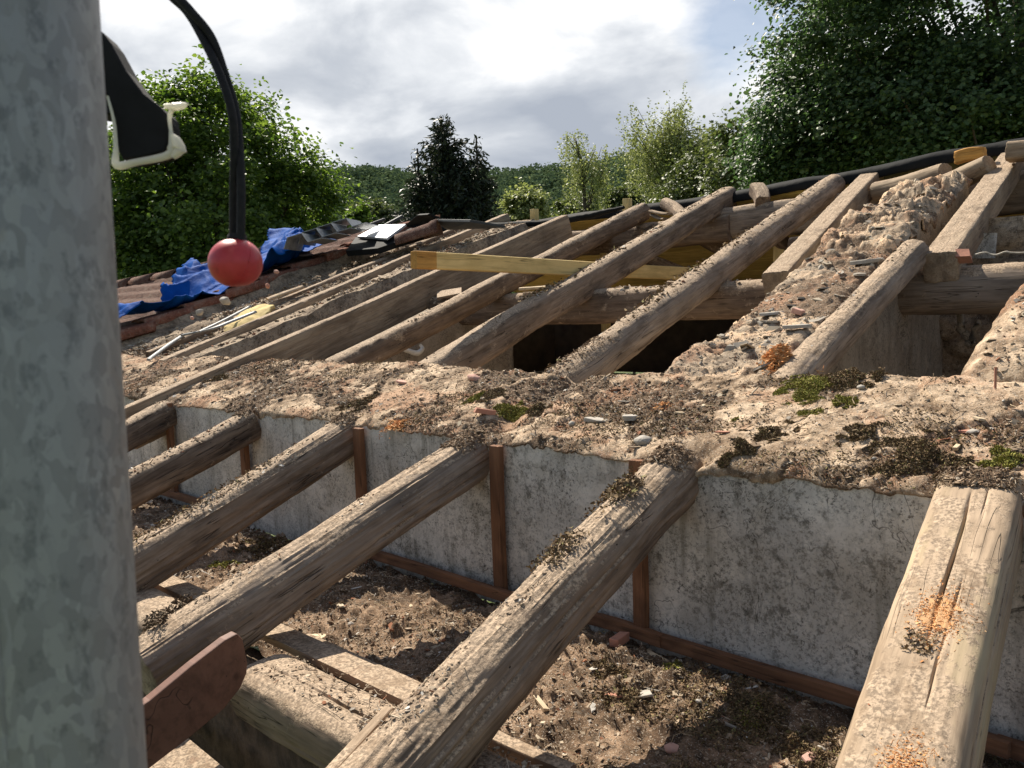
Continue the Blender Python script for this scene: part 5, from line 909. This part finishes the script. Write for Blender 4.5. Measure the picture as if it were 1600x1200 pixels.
def limbs(P0, ends, r0, rng_, mat, parent, name='trunk', trunk_top=None):
    V = []; F = []; off = 0
    def seg(pts, rs, na=7):
        nonlocal off
        pts = np.array(pts); T = np.gradient(pts, axis=0); T /= np.linalg.norm(T, axis=1)[:, None]+1e-9; u = np.cross(T, [.31, .17, .9]); u /= np.linalg.norm(u, axis=1)[:, None]+1e-9; w = np.cross(T, u); A = np.linspace(0, 6.283, na, endpoint=False)
        Q = pts[:, None]+np.array(rs)[:, None, None]*(np.cos(A)[None, :, None]*u[:, None]+np.sin(A)[None, :, None]*w[:, None]); V.append(Q.reshape(-1, 3)); F.append(gridF(len(pts), na, True)+off); off += len(pts)*na
    tt = P0+np.array([0, 0, 1.])*((trunk_top if trunk_top is not None else np.mean(ends[:, 2]))-P0[2]); n = 10; s = np.linspace(0, 1, n)
    tr_ = P0+(tt-P0)*s[:, None]+np.stack([vnoise(st3(s*3, 1, P0[0])), vnoise(st3(s*3, 2, P0[1])), 0*s], -1)*.25*r0*4; seg(tr_, r0*(1-.75*s), 10)
    for e in ends:
        k = np.clip((e[2]-P0[2])/(tt[2]-P0[2])-.35+rng_.uniform(-.1, .05), .15, .97); b = P0+(tt-P0)*k; b = np.array([np.interp(k, s, tr_[:, j]) for j in range(3)]); mid = (b+e)/2+rng_.normal(0, .06, 3)*np.linalg.norm(e-b)+np.array([0, 0, -.08])*np.linalg.norm(e-b); q = np.linspace(0, 1, 6)[:, None]
        seg(b*(1-q)**2+2*mid*q*(1-q)+e*q*q, r0*.42*(1-.85*q[:, 0])*(1-.5*k))
    return mesh(name, np.concatenate(V), np.concatenate(F), mat, smooth=True, parent=parent)
def blob_tree(name, label, ctr, rad, ncl, nl, leaf, mat, seed, cat='tree', cl_r=.16, lobes=None, group=None, tm=T_LEAF2, ground=True, shell=.5, droop=0., twigs=0, r0=None):
    rg_ = np.random.default_rng(seed); ctr = np.array(ctr); rad = np.array(rad, float); base = np.array([ctr[0], ctr[1], -EZ])
    root = empty(name, base, label, cat, group)
    E_ = [(ctr, rad, 1.)]+[(np.array(c_), np.array(r_, float), w_) for c_, r_, w_ in (lobes or [])]; wt = np.array([e[2] for e in E_]); which = rg_.choice(len(E_), ncl, p=wt/wt.sum())
    d = rg_.normal(0, 1, (ncl, 3)); d /= np.linalg.norm(d, axis=1)[:, None]; q = shell+(1-shell)*rg_.uniform(0, 1, ncl)**.55; q = q*(.96+.13*fbm(d*2.2+seed, 3, seed)*2)
    C_ = np.array([E_[w][0] for w in which])+d*q[:, None]*np.array([E_[w][1] for w in which])
    s = rad.mean()*cl_r; idx = np.repeat(np.arange(ncl), nl); P = C_[idx]+rg_.normal(0, 1, (len(idx), 3))*s*rg_.uniform(.5, 1.1, ncl)[idx][:, None]*np.array([1, 1, .75])
    if twigs:
        k = rg_.choice(ncl, twigs); tdir = (C_[k]-ctr); tdir /= np.linalg.norm(tdir, axis=1)[:, None]; tdir[:, 2] += .5; L_ = rg_.uniform(.5, 1.6, twigs)*s*1.6; m = 14
        tpn = C_[k][:, None]+tdir[:, None]*(np.linspace(.3, 1, m)[None, :, None]*L_[:, None, None])+rg_.normal(0, leaf*.4, (twigs, m, 3)); P = np.concatenate([P, tpn.reshape(-1, 3)]); idx = np.concatenate([idx, np.repeat(k, m)])
    out = P-ctr; out /= np.linalg.norm(out, axis=1)[:, None]; nrm = out*.5+np.array([0, 0, .75]); n = len(P); S = (leaf*rg_.uniform(.55, 1.2, n))[:, None]*np.array([1, .95, 1])
    Fr = frames(n, rg_, .55, nrm); V, F = inst(tm, P, S, Fr, .08, rg_); crown = mesh('crown', V, F, mat, parent=root)
    limbs(base, C_[rg_.choice(ncl, min(ncl, 46), replace=False)], r0 or rad.mean()*.07, rg_, M_bk, root, trunk_top=ctr[2]+rad[2]*.4)
    return root
def pxat(x, y, t): return at(x, y, t)
S1 = 15./FPX
blob_tree('hazel_tree', 'bright green broad-leaved tree behind the blue tarpaulin and red ball', at(335, 375, 15), (185*S1, 2.2, 232*S1), 400, 190, .088, M_hz, 401, cl_r=.10, lobes=[(at(225, 260, 15), (1.2, 1.3, 1.15), .22), (at(465, 330, 15), (.75, 1., .95), .16), (at(330, 180, 15.3), (1.0, 1.1, .55), .16), (at(200, 420, 15), (1.6, 1.4, 1.6), .25)], twigs=110, shell=.5)
S2 = 13./FPX
blob_tree('maple_tree', 'large dark green maple filling the upper right corner', at(1590, 10, 13), (330*S2, 3.0, 290*S2), 620, 230, .076, M_mp, 402, cl_r=.085, lobes=[(at(1330, 60, 13), (1.3, 1.5, 1.7), .3), (at(1400, 190, 12.6), (1.9, 1.4, 1.2), .42), (at(1240, 235, 13), (.75, 1.0, .85), .16), (at(1590, 200, 12.5), (1.6, 1.4, 1.), .2)], twigs=260, shell=.4)
blob_tree('olive_tree', 'olive green tree between the large birch and the maple', at(1168, 275, 24), (1.15, 1.3, 1.55), 110, 90, .13, M_ol, 403, cl_r=.2, twigs=40)
blob_tree('olive_tree', 'low olive green crown right behind the large birch', at(1105, 300, 27), (1.5, 1.3, 1.15), 90, 90, .13, M_ol, 404, cl_r=.2, twigs=30)
# birches: thin limbs with hanging strands
def birch(name, label, pxs, t, trunk, seed, nstr, mat=M_bi, leaf=.10):
    rg_ = np.random.default_rng(seed); base = at(trunk[0][0], trunk[0][1], t); root = empty(name, (base[0], base[1], -EZ), label, 'birch')
    V = []; P = []; limbs_ = []
    tp = np.array([[base[0], base[1], -EZ]]+[at(x, y, t) for x, y in trunk]); limbs_.append((tp, .10))
    for (x, y, hang) in pxs:
        e = at(x, y, t+rg_.uniform(-1.2, 1.2)); k = rg_.integers(1, len(tp)); b = tp[k]; b = b if b[2] < e[2] else tp[max(1, k-1)]; mid = (b+e)/2+np.array([0, 0, .18*np.linalg.norm(e-b)]); q = np.linspace(0, 1, 7)[:, None]; c_ = b*(1-q)**2+2*mid*q*(1-q)+e*q*q; limbs_.append((c_, .028))
        for j in range(nstr):
            s0 = c_[rg_.integers(3, 7)]+rg_.normal(0, .22, 3); L_ = hang*rg_.uniform(.4, 1.1); m = int(L_/.045)+2; z = np.linspace(0, 1, m); dr_ = rg_.normal(0, .10, 2)
            P.append(np.stack([s0[0]+dr_[0]*z, s0[1]+dr_[1]*z, s0[2]+.12*np.sin(z*3.1)-L_*z], 1)+rg_.normal(0, .035, (m, 3)))
    P = np.concatenate(P); n = len(P); Vl, F = inst(T_LEAF, P, (leaf*rg_.uniform(.5, 1.1, n))[:, None]*np.array([1, .9, 1]), frames(n, rg_, 1.0, np.tile([.3, -.3, .4], (n, 1))), .1, rg_); mesh('crown', Vl, F, mat, parent=root)
    VV = []; FF = []; off = 0
    for c_, r in limbs_:
        T = np.gradient(c_, axis=0); T /= np.linalg.norm(T, axis=1)[:, None]; u = np.cross(T, [.3, .8, .1]); u /= np.linalg.norm(u, axis=1)[:, None]; w = np.cross(T, u); A = np.linspace(0, 6.283, 6, endpoint=False); rr = r*np.linspace(1, .25, len(c_))
        VV.append((c_[:, None]+rr[:, None, None]*(np.cos(A)[None, :, None]*u[:, None]+np.sin(A)[None, :, None]*w[:, None])).reshape(-1, 3)); FF.append(gridF(len(c_), 6, True)+off); off += len(c_)*6
    mesh('trunk', np.concatenate(VV), np.concatenate(FF), M_bk, smooth=True, parent=root)
rq = np.random.default_rng(8)
big = [(x, 335-(h*rq.uniform(.45, 1.0)), 1.5) for x, h in [(985, 120), (985, 150), (1000, 170), (1010, 180), (1020, 190), (1030, 196), (1040, 200), (1045, 185), (1055, 198), (1065, 190), (1075, 178), (1090, 168), (1100, 160), (1110, 168), (1120, 155), (1130, 140), (1138, 128), (1060, 120), (1020, 110), (1080, 110), (1000, 90), (1100, 100), (1125, 100)] for _ in range(2)]
birch('birch_tree', 'tall weeping birch with loose pale foliage standing centre right', [(x+rq.normal(0, 4), y-8, h) for x, y, h in big], 30, [(1058, 340), (1052, 260), (1046, 215), (1043, 180)], 411, 20)
sm_ = [(882, 222, 1.4), (888, 218, 1.6), (895, 216, 1.8), (903, 226, 1.5), (912, 238, 1.2), (920, 232, 1.2), (930, 233, 1.5), (940, 230, 1.4), (950, 236, 1.6), (956, 245, 1.3), (898, 262, 1.2), (940, 262, 1.2), (884, 290, .9), (910, 280, .9), (925, 290, .9)]
birch('birch_tree', 'small birch with two thin drooping tops left of the tall one', sm_, 32, [(915, 340), (912, 290), (908, 250), (900, 222)], 412, 13)
# conifer
def conifer(name, label, leads, t, seed):
    rg_ = np.random.default_rng(seed); b0 = at(leads[0][0], 330, t); root = empty(name, (b0[0], b0[1], -EZ), label, 'tree'); P = []; D = []; VV = []; FF = []; off = 0
    for (x, ytop, ybot, wd, nb) in leads:
        top_, bot = at(x, ytop, t), at(x, ybot, t); H_ = top_[2]-bot[2]; bz = np.array([top_[0], top_[1], 0]); W_ = wd*t/FPX
        cs = [(np.array([[top_[0], top_[1], -EZ], [top_[0], top_[1], top_[2]]]), .16)]
        for k in range(nb):
            f = rg_.uniform(0, 1)**.75; L_ = W_*(.12+.95*f**.8)*rg_.uniform(.45, 1.25); a_ = rg_.uniform(0, 6.283); z0 = top_[2]-f*H_; q = np.linspace(0, 1, 12); rise = rg_.uniform(-.10, .35)
            c_ = np.stack([bz[0]+np.cos(a_)*L_*q, bz[1]+np.sin(a_)*L_*q, z0+L_*(rise*q-.35*q*(1-q)+.18*q**3)], 1); cs.append((c_, .03)); m = int(L_/.028)
            for j in range(m):
                s = (j+.5)/m; p = np.array([np.interp(s, q, c_[:, i]) for i in range(3)]); sp = .26*(1-s*.7)+.05; P.append(p+rg_.normal(0, sp*.55, 3)*np.array([1, 1, .5])-np.array([0, 0, sp*.25])); D.append(np.array([np.cos(a_), np.sin(a_), -.5])+rg_.normal(0, .7, 3))
        for c_, r in cs:
            T = np.gradient(c_, axis=0); T /= np.linalg.norm(T, axis=1)[:, None]; u = np.cross(T, [.3, .8, .1]); u /= np.linalg.norm(u, axis=1)[:, None]; w = np.cross(T, u); A = np.linspace(0, 6.283, 6, endpoint=False); rr = r*np.linspace(1, .25, len(c_))
            VV.append((c_[:, None]+rr[:, None, None]*(np.cos(A)[None, :, None]*u[:, None]+np.sin(A)[None, :, None]*w[:, None])).reshape(-1, 3)); FF.append(gridF(len(c_), 6, True)+off); off += len(c_)*6
    P, D = np.array(P), np.array(D); x = D/np.linalg.norm(D, axis=1)[:, None]; z = rg_.normal(0, 1, P.shape); z -= x*(z*x).sum(1)[:, None]; z /= np.linalg.norm(z, axis=1)[:, None]; Fr = np.stack([x, np.cross(z, x), z], 2)
    n = len(P); V, F = inst(T_LEAF, P, rg_.uniform(.16, .34, n)[:, None]*np.array([1, .42, 1]), Fr, .1, rg_); mesh('crown', V, F, M_co, parent=root); mesh('trunk', np.concatenate(VV), np.concatenate(FF), M_bk, smooth=True, parent=root)
conifer('conifer_tree', 'dark spreading conifer standing alone against the sky at centre left', [(690, 183, 400, 76, 400), (744, 214, 400, 38, 130), (652, 232, 400, 30, 60), (712, 240, 400, 62, 150)], 38, 421)
# bushes between roof and hill
BU = 'bushes between the roof and the far hill'
for k, (x, y, rx, ry, t, m, nc, lf, lab) in enumerate(((822, 322, 40, 36, 45, M_bi, 80, .20, 'pale grey-green bush right of the conifer'), (582, 335, 40, 26, 50, M_ol, 60, .22, 'dark olive bush between the left tree and the conifer'), (560, 335, 16, 22, 17, M_hz, 14, .09, 'light leafy sprig at the right foot of the left tree'),
      (905, 322, 42, 26, 48, M_ol, 70, .2, 'green bush under the small birch'), (985, 315, 45, 30, 44, M_ol, 80, .2, 'olive bush between the two birches'), (1065, 310, 50, 30, 42, M_ol, 80, .2, 'olive bush at the foot of the tall birch'), (1150, 300, 50, 26, 40, M_ol, 70, .2, 'olive bush below the maple branches'), (640, 345, 50, 20, 47, M_co, 50, .22, 'dark low bush behind the conifer foot'), (760, 345, 40, 22, 46, M_fo, 50, .22, 'dark green bush at the right foot of the conifer'))):
    blob_tree('bush', lab, at(x, y+10, t), (rx*t/FPX, rx*t/FPX*.8, ry*t/FPX), nc, 80, lf, m, 430+k, cat='bush', cl_r=.22, group=BU, twigs=20)
# far wooded hill: terrain and one mass of crowns
def skyline(x): return np.interp(x, [-900, 200, 540, 600, 660, 720, 780, 860, 920, 975, 1040, 1200, 2600], [300, 292, 289, 291, 297, 297, 293, 288, 284, 268, 258, 240, 200])
Rd = np.linspace(90, 420, 60); Xs = np.linspace(-900, 2600, 240)
def hill_pt(px, d):
    v = np.stack([np.asarray(ray(p, skyline(p)+9)) for p in np.atleast_1d(px)]); h = np.linalg.norm(v[:, :2], axis=1); v = v/h[:, None]; f = sstep(95, 300, d)
    zt = v[:, 2]*300; return np.stack([v[:, 0]*d, v[:, 1]*d, -EZ+(zt+EZ)*f-.0*d], 1)
H = np.stack([hill_pt(Xs, np.full(len(Xs), d)) for d in Rd], 0); tag(mesh('hill', H.reshape(-1, 3), gridF(60, 240), gm, smooth=True), kind='structure')
rg_ = np.random.default_rng(9); N_ = 2300; px = rg_.uniform(150, 1350, N_); dd = 120+190*rg_.uniform(0, 1, N_)**.7
C_ = np.concatenate([hill_pt(px[i:i+1], dd[i:i+1]) for i in range(N_)]); rr = rg_.uniform(2.4, 4.6, N_); C_[:, 2] += rr*.5
nl = 80; idx = np.repeat(np.arange(N_), nl); d = rg_.normal(0, 1, (len(idx), 3)); d[:, 2] = np.abs(d[:, 2])*1.1-.15; d /= np.linalg.norm(d, axis=1)[:, None]; P = C_[idx]+d*rr[idx][:, None]*rg_.uniform(.75, 1.05, len(idx))[:, None]*np.array([1, 1, 1.15])
V, F = inst(T_LEAF2, P, rg_.uniform(.5, 1.2, len(P))[:, None]*np.array([1, 1.1, 1]), frames(len(P), rg_, .45, d+np.array([0, 0, .3])), .1, rg_)
tag(mesh('far_wood', V, F, M_fo), 'far wooded hillside of deciduous crowns along the horizon', 'wood', kind='stuff')
for o in bpy.data.objects:
    if o.type == 'MESH' and o.parent is None and not o.get('kind') and o.location.length < 1e-6 and len(o.data.vertices):
        n = len(o.data.vertices); co = np.empty(n*3); o.data.vertices.foreach_get('co', co); c = co.reshape(-1, 3); p = Vector(((c[:, 0].min()+c[:, 0].max())/2, (c[:, 1].min()+c[:, 1].max())/2, c[:, 2].min()))
        if not o.children: o.data.transform(Matrix.Translation(-p)); o.location = p
print('objects', len(bpy.data.objects), 'verts', sum(len(m.vertices) for m in bpy.data.meshes))
